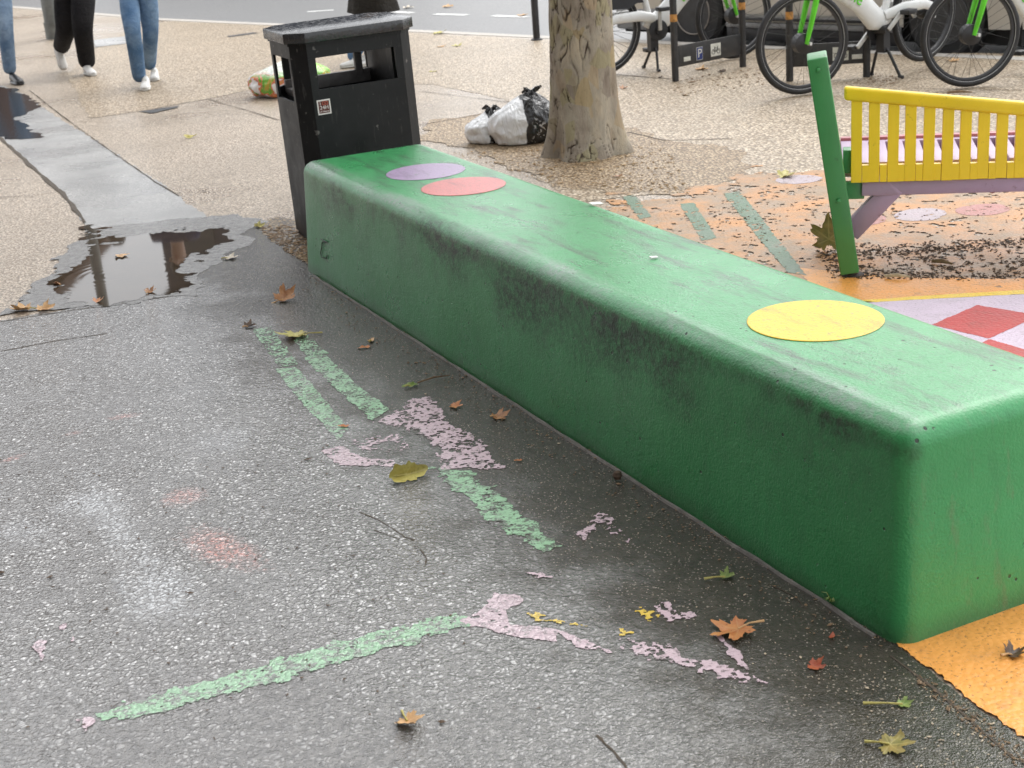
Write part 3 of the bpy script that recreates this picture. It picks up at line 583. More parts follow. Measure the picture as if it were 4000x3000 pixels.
# ================================================================ PLASTIC BAGS
def bag_mat(name, kind, off=-.045):
    b = NB(name, 'obj'); P = b.pos; x, y, z = b.sep(P, 0), b.sep(P, 1), b.sep(P, 2)
    wob = b.math('MULTIPLY', b.math('SUBTRACT', b.noise(9, 3), .5), .08)
    if kind == 'bw':
        s = b.math('ADD', b.math('ADD', x, b.math('MULTIPLY', z, -.1)), wob); f = b.rng(s, off, off+.005); c = b.mix(f, (.74, .75, .76), (.012, .012, .013))
        pr = b.math('MULTIPLY', b.rng(b.noise(30, 2, .4, dist=1.5), .60, .62), b.math('MULTIPLY', b.rng(b.noise(6, 1), .5, .55), f)); c = b.mix(pr, c, (.5, .5, .5)); al = None
    else:
        n = b.noise(8, 3, dist=.6); c = b.ramp(b.math('ADD', n, b.math('ADD', b.math('MULTIPLY', x, .55), .13)), [(.30, (.70, .70, .68)), (.47, (.75, .74, .72)), (.50, (.60, .14, .06)), (.55, (.62, .25, .10)), (.58, (.12, .36, .04)), (.66, (.22, .42, .06)), (.70, (.55, .30, .05)), (.78, (.16, .40, .05))])
        c = b.mix(b.rng(b.math('ADD', z, wob), .16, .21), c, (.68, .72, .64)); c = b.mix(b.math('MULTIPLY', b.rng(x, .05, .12), b.rng(z, .15, .2)), c, (.32, .70, .10))
    return b.fin(c, .16, b.bump(b.noise(16, 3, .55, vec=b.mapping(P, (1, 1, .35)), dist=1.2), .7, .03), spec=.6)
def bag(name, loc, w, d, h, rz, mat, label, seed, knot=True):
    bm = bmesh.new(); bmesh.ops.create_icosphere(bm, subdivisions=5, radius=1); off = Vector((seed*7.3, seed*3.1, seed*1.7))
    for v in bm.verts:
        p = v.co.copy(); z = p.z; s = 1.0
        if z > .25: s *= 1-.72*((z-.25)/.75)**1.2                                      # gathered towards the knot
        ridge = 1-abs(mn.noise(p*2.1+off))*2; ridge2 = 1-abs(mn.noise(p*4.5+off))*2
        s *= 1+.11*(ridge-.5)+.04*(ridge2-.5)+.09*mn.noise(p*1.1+off)
        fold = .05*math.sin(9*math.atan2(p.y, p.x)+seed+2*mn.noise(p*1.5+off))*max(0, z); s += fold
        zz = (z if z > -.55 else -.55+(z+.55)*.05)
        v.co = Vector((p.x*s*w/2*1.05+.12*w*max(0, z)**2, p.y*s*d/2*1.05, (zz+.572)/1.572*h*(1+.05*mn.noise(p*2+off))))
    me = bpy.data.meshes.new('bag_body'); bm.to_mesh(me); bm.free(); me.polygons.foreach_set('use_smooth', [True]*len(me.polygons))
    r = empty(name, (loc.x, loc.y, .006), rz); link('bag_body', me, mat, r); tag(r, label, 'bin bag')
    if knot:
        k = MB()
        for q in range(5):
            a = q*1.3+seed; p0 = Vector((.12*w, 0, h*.93)); p1 = p0+Vector((math.cos(a)*.035, math.sin(a)*.035, .010+.012*(q % 2))); p2 = p1+Vector((math.cos(a)*.03, math.sin(a)*.03, -.015+.03*(q % 3 == 0)))
            k.tube([p0, p1, p2], [.012, .016, .006], 7, sx=.4)
        k.build('tied_handle', mat, r, True)
    return r
MBW = bag_mat('black_white_bag', 'bw'); MCL = bag_mat('clear_printed_bag', 'clear')
p = G(1898, 566); bag('bin_bag', p+Vector((.02, .09, 0)), .27, .23, .20, .35, MBW, 'smaller black and white plastic bag, left of the pair', 1.)
p = G(2070, 560); bag('bin_bag', p+Vector((-.02, .06, 0)), .44, .28, .31, .3, bag_mat('black_white_bag', 'bw', -.055), 'larger black and white plastic bag touching the tree trunk', 2.)
p = G(1050, 388); bag('bin_bag', p+Vector((.16, .2, 0)), .62, .42, .30, .2, MCL, 'clear plastic bag of green and orange packaging beside the litter bin', 3.)

# ================================================================ POSTS
M_post = simple('black_post_paint', (.03, .03, .032), .5, .3, 20); M_gpost = simple('grey_post_paint', (.13, .135, .125), .5, .3, 14)
p = G(2097, 157); r = empty('sign_post', p); tag(r, 'slim black steel post by the kerb left of the tree', 'post')
b = MB(); b.lathe([(.034, 0), (.034, 2.6), (.02, 2.62)], n=16); b.build('pole', M_post, r, True); b = MB(); b.lathe([(.06, 0), (.055, .012), (.036, .02)], n=16); b.build('base_collar', M_post, r, True)
p = G(222, 150); r = empty('lamp_post', p); tag(r, 'thick grey lamp post behind the walker in black trousers', 'lamp post')
b = MB(); b.lathe([(.125, 0), (.125, .17), (.115, .18), (.115, 1.2), (.075, 1.25), (.06, 6.)], n=20); b.build('column', M_gpost, r, True)
b = MB(); b.lathe([(.13, .17), (.13, .20)], n=20); b.build('collar', M_gpost, r); b = MB(); b.tube([(0, 0, 5.9), (.3, .2, 6.3), (.9, .6, 6.4)], .04); b.build('arm', M_gpost, r, True)
b = MB(); b.box((.8, .5, 6.35), (1.4, .75, 6.45)); b.build('lantern', M_gpost, r, bevel=.02)

# ================================================================ CYCLE RACKS
M_rack = simple('rack_paint', (.030, .030, .031), .5, .35, 18, bump=.1, dirt=(.07, .062, .055)); M_tape = simple('orange_tape', (.50, .24, .06), .5, .3, 60, dirt=(.12, .06, .02)); M_blue = simple('sign_blue', (.012, .03, .16), .4, .1); M_sw = simple('sign_white', (.66, .66, .60), .5, .12, dirt=(.3, .28, .22)); M_sk = simple('sign_black', (.01, .01, .01), .5)
def rack(pl, pr, label, signs):
    d = (pr-pl); L = d.length; ax = math.atan2(d.y, d.x); r = empty('cycle_rack', pl, ax); tag(r, label, 'cycle rack', 'cycle racks')
    Rr = .11; pts = [(0, 0, 0), (0, 0, .70)]+[(Rr-Rr*math.cos(a), 0, .70+Rr*math.sin(a)) for a in np.linspace(.2, math.pi/2, 5)]+[(L-Rr+Rr*math.sin(a), 0, .70+Rr*math.cos(a)) for a in np.linspace(0, math.pi/2-.2, 5)]+[(L, 0, .70), (L, 0, 0)]
    b = MB(); b.tube(pts, .026, 14); b.build('hoop', M_rack, r, True, angle=80)
    b = MB(); b.box((.02, -.006, .10), (L-.02, .006, .255)); b.build('panel', M_rack, r, bevel=.002)
    for x in (0, L):
        b = MB(); b.lathe([(.0272, .435), (.0272, .488)], (x, 0, 0), n=16); b.build('tape_band', M_tape, r, True, angle=60)
    for k, sx_ in signs:
        if k == 'P':
            b = MB(); b.box((sx_-.034, -.0085, .122), (sx_+.034, -.0062, .218)); s = b.build('parking_sign', M_sw, r); b = MB(); b.box((sx_-.031, -.0096, .125), (sx_+.031, -.0084, .215)); b.build('sign_field', M_blue, s)
            text_mesh('sign_letter', 'P', .092, M_sw, s, Matrix.Translation((sx_, -.0106, .170)) @ RX)
        elif k == 'bike':
            b = MB(); b.box((sx_-.055, -.0085, .128), (sx_+.055, -.0062, .222)); s = b.build('cycle_sign', M_sw, r); g = MB(); y = -.0095; z = .162
            for wx in (-.028, .028): g.ring(.0165, .0022, (sx_+wx, y, z), 'y', 20, 6)
            for a, c in (((-.028, 0), (-.012, .026)), ((-.012, .026), (.018, .026)), ((-.012, .026), (.002, 0)), ((.002, 0), (.018, .026)), ((-.028, 0), (.002, 0)), ((.028, 0), (.016, .034)), ((.016, .034), (.024, .038)), ((-.012, .026), (-.014, .034)), ((-.02, .035), (-.008, .035))):
                g.tube([(sx_+a[0], y, z+a[1]), (sx_+c[0], y, z+c[1])], .0018, 5)
            g.build('cycle_symbol', M_sk, s)
        else:
            b = MB(); b.box((sx_-.036, -.0082, .132), (sx_+.036, -.0062, .165)); b.build('torn_sticker', M_sw, r, bevel=.001)
    return r
r1l, r1r = G(2639, 318), G(2902, 262); rack(r1l, r1r, 'black cycle rack with blue parking sign nearest the tree', [('st', .125), ('P', .26), ('bike', .44)])
r2l, r2r = G(3085, 318), G(3385, 301); rack(r2l, r2r, 'black cycle rack without a parking sign, right of the blue sign', [('bike', .355), ('st', .47)])

# ================================================================ HIRE BICYCLES
M_tyre = simple('tyre_rubber', (.016, .016, .017), .62, .25, 30, dirt=(.05, .045, .04)); M_refl = simple('tyre_reflective_band', (.42, .42, .42), .35, .15); M_blk = simple('black_plastic', (.022, .022, .024), .45, .25, 20)
M_spoke = simple('spoke_steel', (.05, .05, .05), .35, .2, metal=.6); M_whf = simple('white_bike_paint', (.74, .75, .74), .3, .05, 6, dirt=(.34, .29, .22)); M_grf = simple('lime_green_paint', (.13, .62, .035), .32, .1, 8, dirt=(.12, .30, .04)); M_alu = simple('crank_alloy', (.58, .58, .56), .4, .15, 20, .3)
M_guard = simple('skirt_guard', (.025, .027, .031), .45, .2, 8)
WR = .338
def wheel(parent, c, turn=0., hub=.035, mat_id=0):
    w = empty('wheel', c); w.parent = parent; w.rotation_euler = (0, 0, turn)
    b = MB(); b.ring(WR-.023, .023, (0, 0, 0), 'y', 72, 12, sy=.95); b.build('tyre', M_tyre, w, True, angle=80)
    b = MB()
    for s in (-1, 1): b.ring(WR-.036, .0022, (0, s*.0165, 0), 'y', 72, 6)
    b.build('reflective_band', M_refl, w, True, angle=80)
    b = MB(); b.lathe([(WR-.046, -.014), (WR-.060, -.011), (WR-.060, .011), (WR-.046, .014)], (0, 0, 0), 'y', 72, True); b.build('rim', M_blk, w, True)
    b = MB(); n = 32
    for k in range(n):
        a = 2*math.pi*k/n; s = 1 if k % 2 else -1; a2 = a+(.5 if (k//2) % 2 else -.5)
        b.tube([(hub*math.cos(a2), s*.028, hub*math.sin(a2)), ((WR-.058)*math.cos(a), s*.004, (WR-.058)*math.sin(a))], .0013, 4, False)
    o = b.build('spokes', M_spoke, w); o['kind'] = 'stuff'
    b = MB(); b.lathe([(.012, -.055), (.03, -.045), (hub+.004, -.034), (hub+.004, .034), (.03, .045), (.012, .055)], (0, 0, 0), 'y', 28); b.build('hub', M_blk, w, True)
    return w
def bicycle(rear, front, label, crank, lift=0., steer=0., lean=0., near=1):
    """rear, front: wheel contact points; near = +1 if the camera sees the bike's left side"""
    d = (front-rear); L = d.length; az = math.atan2(d.y, d.x); r = empty('hire_bicycle', rear)
    r.rotation_euler = (lean, math.asin(lift/L), az); r.location = (rear.x, rear.y, .008+lift); tag(r, label, 'bicycle', 'hire bicycles at the racks')
    wheel(r, (0, 0, WR)); 
    fr = empty('front_assembly', (L-.02, 0, WR)); fr.parent = r; fr.rotation_euler = (0, 0, steer)
    wheel(r, (L, 0, WR), steer, .062)
    bpy.data.objects.remove(fr)
    T = Matrix.Translation((L, 0, WR)) @ Matrix.Rotation(steer, 4, 'Z')
    b = MB()
    for s in (-1, 1):
        p = [T @ Vector(q) for q in ((0, s*.062, 0), (-.03, s*.064, .10), (-.10, s*.062, .34), (-.125, s*.05, .41))]
        b.tube(p, [.016, .020, .026, .024], 10, sx=.7)
    b.tube([T @ Vector((-.125, -.06, .405)), T @ Vector((-.125, .06, .405))], .025, 10); b.build('fork', M_grf, r, True)
    b = MB(); b.lathe([(.012, -.08), (.012, .08)], (L, 0, WR), 'y', 10); b.build('axle_nut', M_alu, r)
    hx, hz = L-.135, WR+.42; tx, tz = L-.23, WR+.70
    b = MB(); b.tube([(hx, 0, hz), (tx, 0, tz)], .036, 14); b.build('head_tube', M_whf, r, True)
    b = MB(); b.tube([(tx, 0, tz-.02), (tx-.04, 0, tz+.16)], .022, 10); b.tube([(tx-.04, 0, tz+.16), (tx-.02, .12, tz+.20), (tx-.12, .30, tz+.19), (tx-.20, .33, tz+.18)], .013, 8); b.tube([(tx-.04, 0, tz+.16), (tx-.02, -.12, tz+.20), (tx-.12, -.30, tz+.19), (tx-.20, -.33, tz+.18)], .013, 8); b.build('handlebar', M_blk, r, True)
    # deep down tube flowing into the bottom bracket shell
    bbx, bbz = .47, .30; b = MB()
    b.tube([(hx-.03, 0, hz+.10), (hx-.12, 0, hz-.06), (bbx+.20, 0, bbz+.22), (bbx+.06, 0, bbz+.085), (bbx-.03, 0, bbz+.055), (bbx-.09, 0, bbz+.085)], [.055, .066, .080, .085, .066, .05], 16, sx=.55); ft = b.build('down_tube', M_whf, r, True, angle=60)
    ang = math.atan2((hz-.06)-(bbz+.22), (hx-.12)-(bbx+.20))
    for s in (near,):
        cx, cz = (hx-.12)*.40+(bbx+.20)*.60, (hz-.06)*.40+(bbz+.22)*.60
        if s > 0: M = Matrix.Translation((cx, .0445, cz)) @ Matrix.Rotation(R(180), 4, 'Z') @ Matrix.Rotation(ang, 4, 'Y') @ RX
        else: M = Matrix.Translation((cx, -.0445, cz)) @ Matrix.Rotation(-ang, 4, 'Y') @ RX
        text_mesh('lettering', 'Lime', .125, M_grf, ft, M, .003)
    # rear arm and stays
    b = MB()
    for s in (-1, 1):
        b.tube([(bbx-.02, s*.03, bbz+.09), (bbx-.16, s*.075, bbz+.125), (.10, s*.085, WR+.085), (.02, s*.082, WR+.055)], [.036, .040, .036, .03], 12, sx=.5)
        b.prism([(-.035, .03), (.03, .045), (.04, .0), (.012, -.035), (-.018, -.03)], s*.076, s*.088, lambda x, y, h: (x, h, y+WR))
    b.build('rear_arm', M_whf, r, True)
    b = MB(); b.tube([(bbx-.05, 0, bbz+.08), (bbx-.16, 0, bbz+.52)], .026, 12); b.build('seat_tube', M_whf, r, True); b = MB(); b.tube([(bbx-.15, 0, bbz+.48), (bbx-.20, 0, bbz+.70)], .016, 10); b.build('seat_post', M_alu, r, True)
    b = MB(); b.add([(bbx-.32, y*.09, bbz+.72) for y in (-1, 1)]+[(bbx-.18, y*.06, bbz+.73) for y in (-1, 1)]+[(bbx-.06, y*.025, bbz+.715) for y in (-1, 1)]+[(bbx-.32, y*.07, bbz+.67) for y in (-1, 1)]+[(bbx-.18, y*.04, bbz+.68) for y in (-1, 1)]+[(bbx-.06, y*.02, bbz+.69) for y in (-1, 1)], [(0, 1, 3, 2), (2, 3, 5, 4), (6, 8, 9, 7), (8, 10, 11, 9), (0, 6, 7, 1), (4, 5, 11, 10), (0, 2, 8, 6), (2, 4, 10, 8), (1, 7, 9, 3), (3, 9, 11, 5)]); b.build('saddle', M_blk, r, bevel=.012)
    # black skirt guard over the rear wheel
    b = MB(); R1, R0 = WR+.055, .165; aa = np.linspace(R(28), R(150), 16)
    poly = [(R1*math.cos(a), R1*math.sin(a)) for a in aa]+[(-R0*.9, .16), (0.02, .155), (R0*1.35, .150), (R0*1.75, .185)]
    for s in (-1, 1): b.prism(poly, s*.058, s*.066, lambda x, y, h: (x, h, y+WR))
    b.lathe([(WR+.03, 0)], n=3)if False else None
    n = len(aa); b.add([(R1*math.cos(a), s*.066, WR+R1*math.sin(a)) for a in aa for s in (-1, 1)]+[((R1-.006)*math.cos(a), s*.066, WR+(R1-.006)*math.sin(a)) for a in aa for s in (-1, 1)], [(2*i, 2*i+1, 2*i+3, 2*i+2) for i in range(n-1)]+[(2*n+2*i, 2*n+2*i+2, 2*n+2*i+3, 2*n+2*i+1) for i in range(n-1)])
    b.build('skirt_guard', M_guard, r)
    # drive
    b = MB(); b.lathe([(.0, -.052), (.062, -.050), (.080, -.047), (.080, -.041), (.0, -.040)], (bbx, 0, bbz), 'y', 32); b.lathe([(.028, -.07), (.028, .07)], (bbx, 0, bbz), 'y', 16); b.build('chainset', M_blk, r, True, angle=30)
    for s in (-1, 1):
        a = crank if s == near else crank+math.pi; e = Vector((bbx+.168*math.cos(a), s*.092, bbz+.168*math.sin(a)))
        b = MB(); b.bar((bbx, s*.076, bbz), e, .018, .030, (0, 0, 1) if abs(math.cos(a)) > .3 else (1, 0, 0)); ca = b.build('crank_arm', M_alu, r, bevel=.005)
        b = MB(); b.box((e.x-.045, e.y+s*.012, e.z-.016), (e.x+.045, e.y+s*.095, e.z+.016)); b.build('pedal', M_blk, ca, bevel=.006)
    b = MB(); kz = -lift*.6
    b.box((bbx-.065, -.035, bbz-.16), (bbx+.0, .035, bbz+.03))
    for s in (-1, 1): b.tube([(bbx-.03, s*.02, bbz-.12), (bbx-.03, s*.06, bbz-.17), (bbx-.055, s*.125, kz+.012)], .011, 8); b.tube([(bbx-.055, s*.115, kz+.008), (bbx-.055, s*.155, kz+.004)], .012, 6)
    b.build('kickstand', M_blk, r, True)
    return r
bicycle(G(2355, 298), G(2869, 233), 'white hire bicycle with green fork standing behind the tree trunk', R(92), near=-1)
fB = G(3140, 372); fBd = Vector((3.33-2.1, 10.62-9.77, 0)).normalized(); bicycle(fB+fBd*1.24, fB, 'white hire bicycle with green fork, lettered frame facing the green wooden post', R(140), lift=.055, steer=R(-20), near=1)
fC = G(3785, 344); bicycle(fC+Vector((1.0, .56, 0)), fC, 'hire bicycle at the right edge, only its front wheel in view', R(100), steer=R(-24), lean=R(1), near=1)

# ================================================================ PARKED CAR
M_car = NB('beige_grey_car_paint', 'obj'); M_car = M_car.fin(M_car.mix(M_car.noise(5, 4), (.50, .475, .43), (.54, .52, .47)), .28, None, .25, .5, coat=.4)
M_sill = simple('sill_plastic', (.22, .22, .22), .4, .2, 10); M_glass = simple('car_glass', (.02, .022, .024), .06, .1); M_steel = simple('steel_wheel', (.055, .056, .058), .5, .25, 12, .3); M_under = simple('underbody', (.008, .008, .008), .9)
cdv = Vector((.6656, -.7463, 0)); csv = Vector((.7463, .6656, 0)); K0 = Vector((2.3, 12.3, 0))+csv*.35
car = empty('parked_car', K0-cdv*2.05+Vector((0, 0, -.096)), math.atan2(cdv.y, cdv.x)); tag(car, 'beige grey parked car behind the hire bicycles', 'car')
CL, CWd = 4.25, 1.74; wx = [1.01, 3.55]; WZ = .335
def bot(x):
    z = .255
    for w in wx:
        if abs(x-w) < .37: z = max(z, WZ+math.sqrt(.37**2-(x-w)**2)*.98)
    return z
xs = sorted(set(list(np.linspace(0, CL, 60))+[w+.37*math.cos(a) for w in wx for a in np.linspace(0, math.pi, 25)]))
def sect(x):
    e0 = min(1, x/.35); e1 = min(1, (CL-x)/.35); end = min(e0, e1); ins = .16*(1-math.sin(end*math.pi/2))
    hood = .86+.06*min(1, x/1.0); roof = 1.46; f = min(1, max(0, (x-.75)/.75))*min(1, max(0, (CL-x)/.45)); f = f*f*(3-2*f); top = hood+(roof-hood)*f
    zb = bot(x); half = [(ins+.02, zb), (ins+.0, max(zb, .36)), (ins-.025, max(zb+.004, .58)), (ins+.005, max(zb+.008, .80)), (ins+.05, .90*(.55+.45*end)+.0), (ins+.06+.17*f, top-.06*(1)), (ins+.22+.12*f, top)]
    return [(x, y, z) for y, z in half]+[(x, CWd-y, z) for y, z in half[::-1]]
b = MB(); secs = [sect(x) for x in xs]; n = 14
b.add([p for s in secs for p in s], [(i*n+j, (i+1)*n+j, (i+1)*n+j+1, i*n+j+1) for i in range(len(xs)-1) for j in range(n-1)]+[tuple(range(n)), tuple(range((len(xs)-1)*n, len(xs)*n))[::-1]]); b.build('body_shell', M_car, car, True, angle=35)
b = MB(); b.box((.1, .10, .13), (CL-.1, CWd-.10, .62)); b.build('underbody', M_under, car)
for w in wx:
    for yy, sg in ((.0, 1), (CWd, -1)):
        wh = empty('wheel', (w, yy+sg*.11, WZ)); wh.parent = car
        q = MB(); q.lathe([(.20, -.10), (.30, -.105), (.33, -.08), (.335, 0), (.33, .08), (.30, .105), (.20, .10)], (0, 0, 0), 'y', 48, True); q.build('tyre', M_tyre, wh, True)
        q = MB(); o_ = -sg
        q.lathe([(.205, o_*.10), (.20, o_*.105), (.185, o_*.085), (.150, o_*.06), (.12, o_*.075), (.06, o_*.082), (.05, o_*.10), (.0, o_*.104)], (0, 0, 0), 'y', 40); q.build('rim', M_steel, wh, True)
        q = MB(); q.ring(.196, .007, (0, o_*.104, 0), 'y', 40, 6); q.build('rim_edge', simple('worn_rim_edge', (.26, .23, .20), .5, .3, 20), wh, True) if w == wx[0] and sg == 1 else None
        if sg == 1:
            for k in range(10): a = k*math.pi/5; q = MB(); q.lathe([(.0, o_*.0705), (.014, o_*.0700), (.013, o_*.055)], (.137*math.cos(a), 0, .137*math.sin(a)), 'y', 10); q.build('rim_hole', M_under, wh)
b = MB(); b.bar((1.45, -.018, .292), (3.12, -.018, .292), .03, .022); b.build('side_trim', M_blk, car, bevel=.004); b = MB(); b.bar((1.45, -.024, .312), (3.12, -.024, .312), .012, .010); b.build('trim_strip', M_sill, car)
b = MB(); b.bar((1.40, .012, .238), (3.16, .012, .238), .05, .05); b.build('sill', M_sill, car, bevel=.015)
b = MB(); b.bar((1.40, .03, .16), (3.16, .03, .16), .05, .11); b.build('sill_skirt', M_blk, car, bevel=.01)
b = MB(); b.bar((.02, .22, .26), (.02, CWd-.22, .26), .10, .24); b.bar((.05, .05, .26), (.60, .0, .26), .05, .20); b.build('bumper', M_sill, car, bevel=.03)
b = MB(); b.prism([(1.55, .93), (3.4, .93), (3.15, 1.36), (1.95, 1.36)], .03, .05, lambda x, y, h: (x, h+(y-.93)*.36, y)); b.build('side_window', M_glass, car)
b = MB(); b.bar((2.52, -.006, .34), (2.52, -.006, .90), .004, .008, (1, 0, 0)); b.build('door_gap', M_under, car); b = MB(); b.bar((2.3, -.035, .80), (2.44, -.035, .80), .02, .025); b.build('door_handle', M_blk, car, bevel=.006)
for yy in (.25, CWd-.25): b = MB(); b.lathe([(.0, -.03), (.09, -.02), (.1, .0)], (-.01, yy, .70), 'x', 20); b.build('headlight', M_glass, car)

# ================================================================ PAINTED TIMBER SEAT
def mat_wood(name, col, dark):
    b = NB(name, 'obj'); n = b.noise(5, 5, .6); c = b.mix(b.rng(n, .3, .7), tuple(k*.9 for k in col), tuple(min(1, k*1.06) for k in col))
    g = b.noise(30, 5, .7, vec=b.mapping(b.pos, (.3, .3, .3))); c = b.mix(b.rng(b.noise(11, 6, .75), .61, .68, 0, .8), c, dark); c = b.mix(b.rng(b.noise(120, 3), .68, .74, 0, .4), c, dark)
    return b.fin(c, b.rng(n, .3, .7, .28, .42), b.bump(b.noise(40, 4, .6, vec=b.mapping(b.pos, (1, 1, .15))), .18, .006))
M_wy, M_wg, M_wl, M_wr = mat_wood('yellow_timber_paint', (.86, .60, .02), (.10, .05, .015)), mat_wood('green_timber_paint', (.06, .255, .085), (.05, .10, .05)), mat_wood('lilac_timber_paint', (.40, .29, .41), (.20, .12, .14)), mat_wood('red_timber_paint', (.46, .15, .17), (.2, .05, .05))
ZB = .37; pl, pr = G(3325, 715, ZB), G(4000, 695, ZB); e = pr-pl; seat = empty('timber_seat', (pl.x, pl.y, 0), math.atan2(e.y, e.x)); tag(seat, 'yellow slatted timber seat with green post and lilac boards', 'seat')
PL = 1.28; sl_ = (.283-.365)/e.length; top = lambda x: ZB+.362+sl_*x
N = 19; pitch = .0655; sw = .040
for k in range(N):
    x = k*pitch; z1 = top(x+sw/2)-.045
    b = MB(); b.box((x, 0, ZB), (x+sw, .026, z1+random.uniform(-.002, .004))); o_s = b.build('slat', M_wy, seat, bevel=.0012, seg=1); o_s.location = (0, random.uniform(-.0015, .0015), 0); o_s.rotation_euler = (0, random.uniform(-.004, .004), 0)
    if k < N-1: b = MB(); b.box((x+sw+.0003, .0005, ZB+.0006), (x+pitch-.0003, .025, ZB+.066-.012*x)); b.build('bottom_block', M_wy, seat)
b = MB(); b.add([(x, y, top(x)+dz) for x, y, dz in ((-.028, -.008, -.052), (PL, -.008, -.052), (PL, .036, -.052), (-.028, .036, -.052), (-.028, -.008, 0), (PL, -.008, 0), (PL, .036, 0), (-.028, .036, 0))], [(3,2,1,0),(4,5,6,7),(0,1,5,4),(1,2,6,5),(2,3,7,6),(3,0,4,7)]); b.build('top_rail', M_wy, seat, bevel=.012, seg=4)
loc = lambda P: Matrix.Rotation(-math.atan2(e.y, e.x), 4, 'Z') @ (P-Vector((pl.x, pl.y, 0)))
p0, p1 = loc(AT(3318, 1052, 5.41)), loc(AT(3190, 215, 5.33))
b = MB(); b.bar(p0, p1, .072, .10, (0, 1, 0)); b.build('post', M_wg, seat, bevel=.006, seg=3)
ax = (p1-p0).normalized()
for q in (.055, .70):
    c = p1-ax*q*(p1-p0).length if q < .5 else p0+ax*.30; c = c+Vector((-.0, -.052, 0)); b = MB(); b.lathe([(.0, -.010), (.007, -.008), (.009, .0), (.009, .004)], c, 'y', 14); b.build('bolt', M_wg, seat, True)
f0 = loc(G(3335, 1084)); b = MB(); b.lathe([(.020, -f0.z), (.020, p0.z+.02)], (p0.x+.012, p0.y, 0), n=14); b.lathe([(.045, .0), (.045, .008)], (p0.x+.012, p0.y, 0), n=18); b.build('foot', simple('rusty_steel', (.06, .045, .035), .7, .4, 40), seat)
b = MB(); b.box((-.03, .03, .40), (.012, .10, .49)); b.box((-.035, .028, .30), (.05, .07, .365)); b.build('joint_block', M_wg, seat, bevel=.004)
b = MB(); b.box((.04, .012, .315), (PL, .075, ZB-.0015)); b.build('front_beam', M_wl, seat, bevel=.004)
b = MB(); b.bar(loc(AT(3322, 905, 5.47)), Vector((.165, .035, .350)), .075, .05, (0, 1, 0)); b.build('brace', M_wl, seat, bevel=.004)
for k in range(18):
    x = -.03+k*.068; b = MB(); b.box((x, .085, .375), (x+.040, .52, .43)); b.build('seat_board', M_wl, seat, bevel=.003)
b = MB(); b.box((-.075, .50, .375), (-.035, .60, .432)); b.box((-.03, .522, .378), (PL, .560, .425)); b.build('back_beam', M_wl, seat, bevel=.004); b = MB(); b.box((-.03, .562, .385), (PL, .60, .436)); b.build('edge_board', M_wr, seat, bevel=.004)
b = MB(); b.box((-.085, .06, .385), (-.045, .498, .425)); b.build('end_beam', M_wl, seat, bevel=.004)
for x in (.86, PL-.1): b = MB(); b.box((x, .45, .0), (x+.06, .51, .374)); b.build('leg', M_wl, seat, bevel=.004)
for x in (.16, .52, .88): b = MB(); b.lathe([(.0, -.010), (.010, -.006), (.010, .003)], (x, .04, .315), n=12); b.build('bolt', M_wr, seat)

# ================================================================ PEOPLE
def skin(name, V, E, Rd, mat, parent, sub=2, flat=None):
    me = bpy.data.meshes.new(name); me.from_pydata([tuple(v) for v in V], E, []); me.update(); o = link(name, me, mat, parent)
    o.modifiers.new('skin', 'SKIN'); sv = me.skin_vertices[0].data
    for i, r in enumerate(Rd): sv[i].radius = (r, r) if not hasattr(r, '__len__') else r; sv[i].use_root = (i == 0)
    o.modifiers['skin'].use_smooth_shade = True; s = o.modifiers.new('sub', 'SUBSURF'); s.levels = sub; s.render_levels = sub; return o
def fabric(name, col, light=None, fold=.6, rough=.85):
    b = NB(name, 'obj'); n = b.noise(4, 4, .6); c = b.mix(b.rng(n, .35, .65), col, light or tuple(k*1.25 for k in col)); w = b.noise(14, 4, .6, vec=b.mapping(b.pos, (1, 1, 1.6)), dist=1.2)
    return b.fin(b.mix(b.rng(w, .35, .7, 0, .35), c, tuple(k*.55 for k in col)), rough, b.bump(w, fold, .03), spec=.2)
M_skin = simple('skin', (.52, .33, .25), .5, .05); M_hair = simple('hair', (.03, .02, .014), .6, .2)
M_jean, M_jean2 = fabric('blue_denim', (.08, .16, .29), (.24, .36, .52)), fabric('pale_denim', (.12, .20, .32), (.32, .42, .54)); M_bt = fabric('black_cloth', (.010, .010, .012), (.022, .021, .022)); M_navy = fabric('navy_jacket', (.015, .03, .09)); M_brn = fabric('dark_coat', (.018, .016, .014), (.03, .027, .022)); M_mar = fabric('maroon_top', (.12, .02, .03))
M_shoe = simple('white_trainer', (.66, .65, .62), .45, .1, 20); M_sole = simple('trainer_sole', (.55, .54, .50), .6, .1); M_boot = simple('black_leather', (.014, .013, .013), .3, .2); M_dark = simple('dark_trim', (.02, .02, .02), .5)
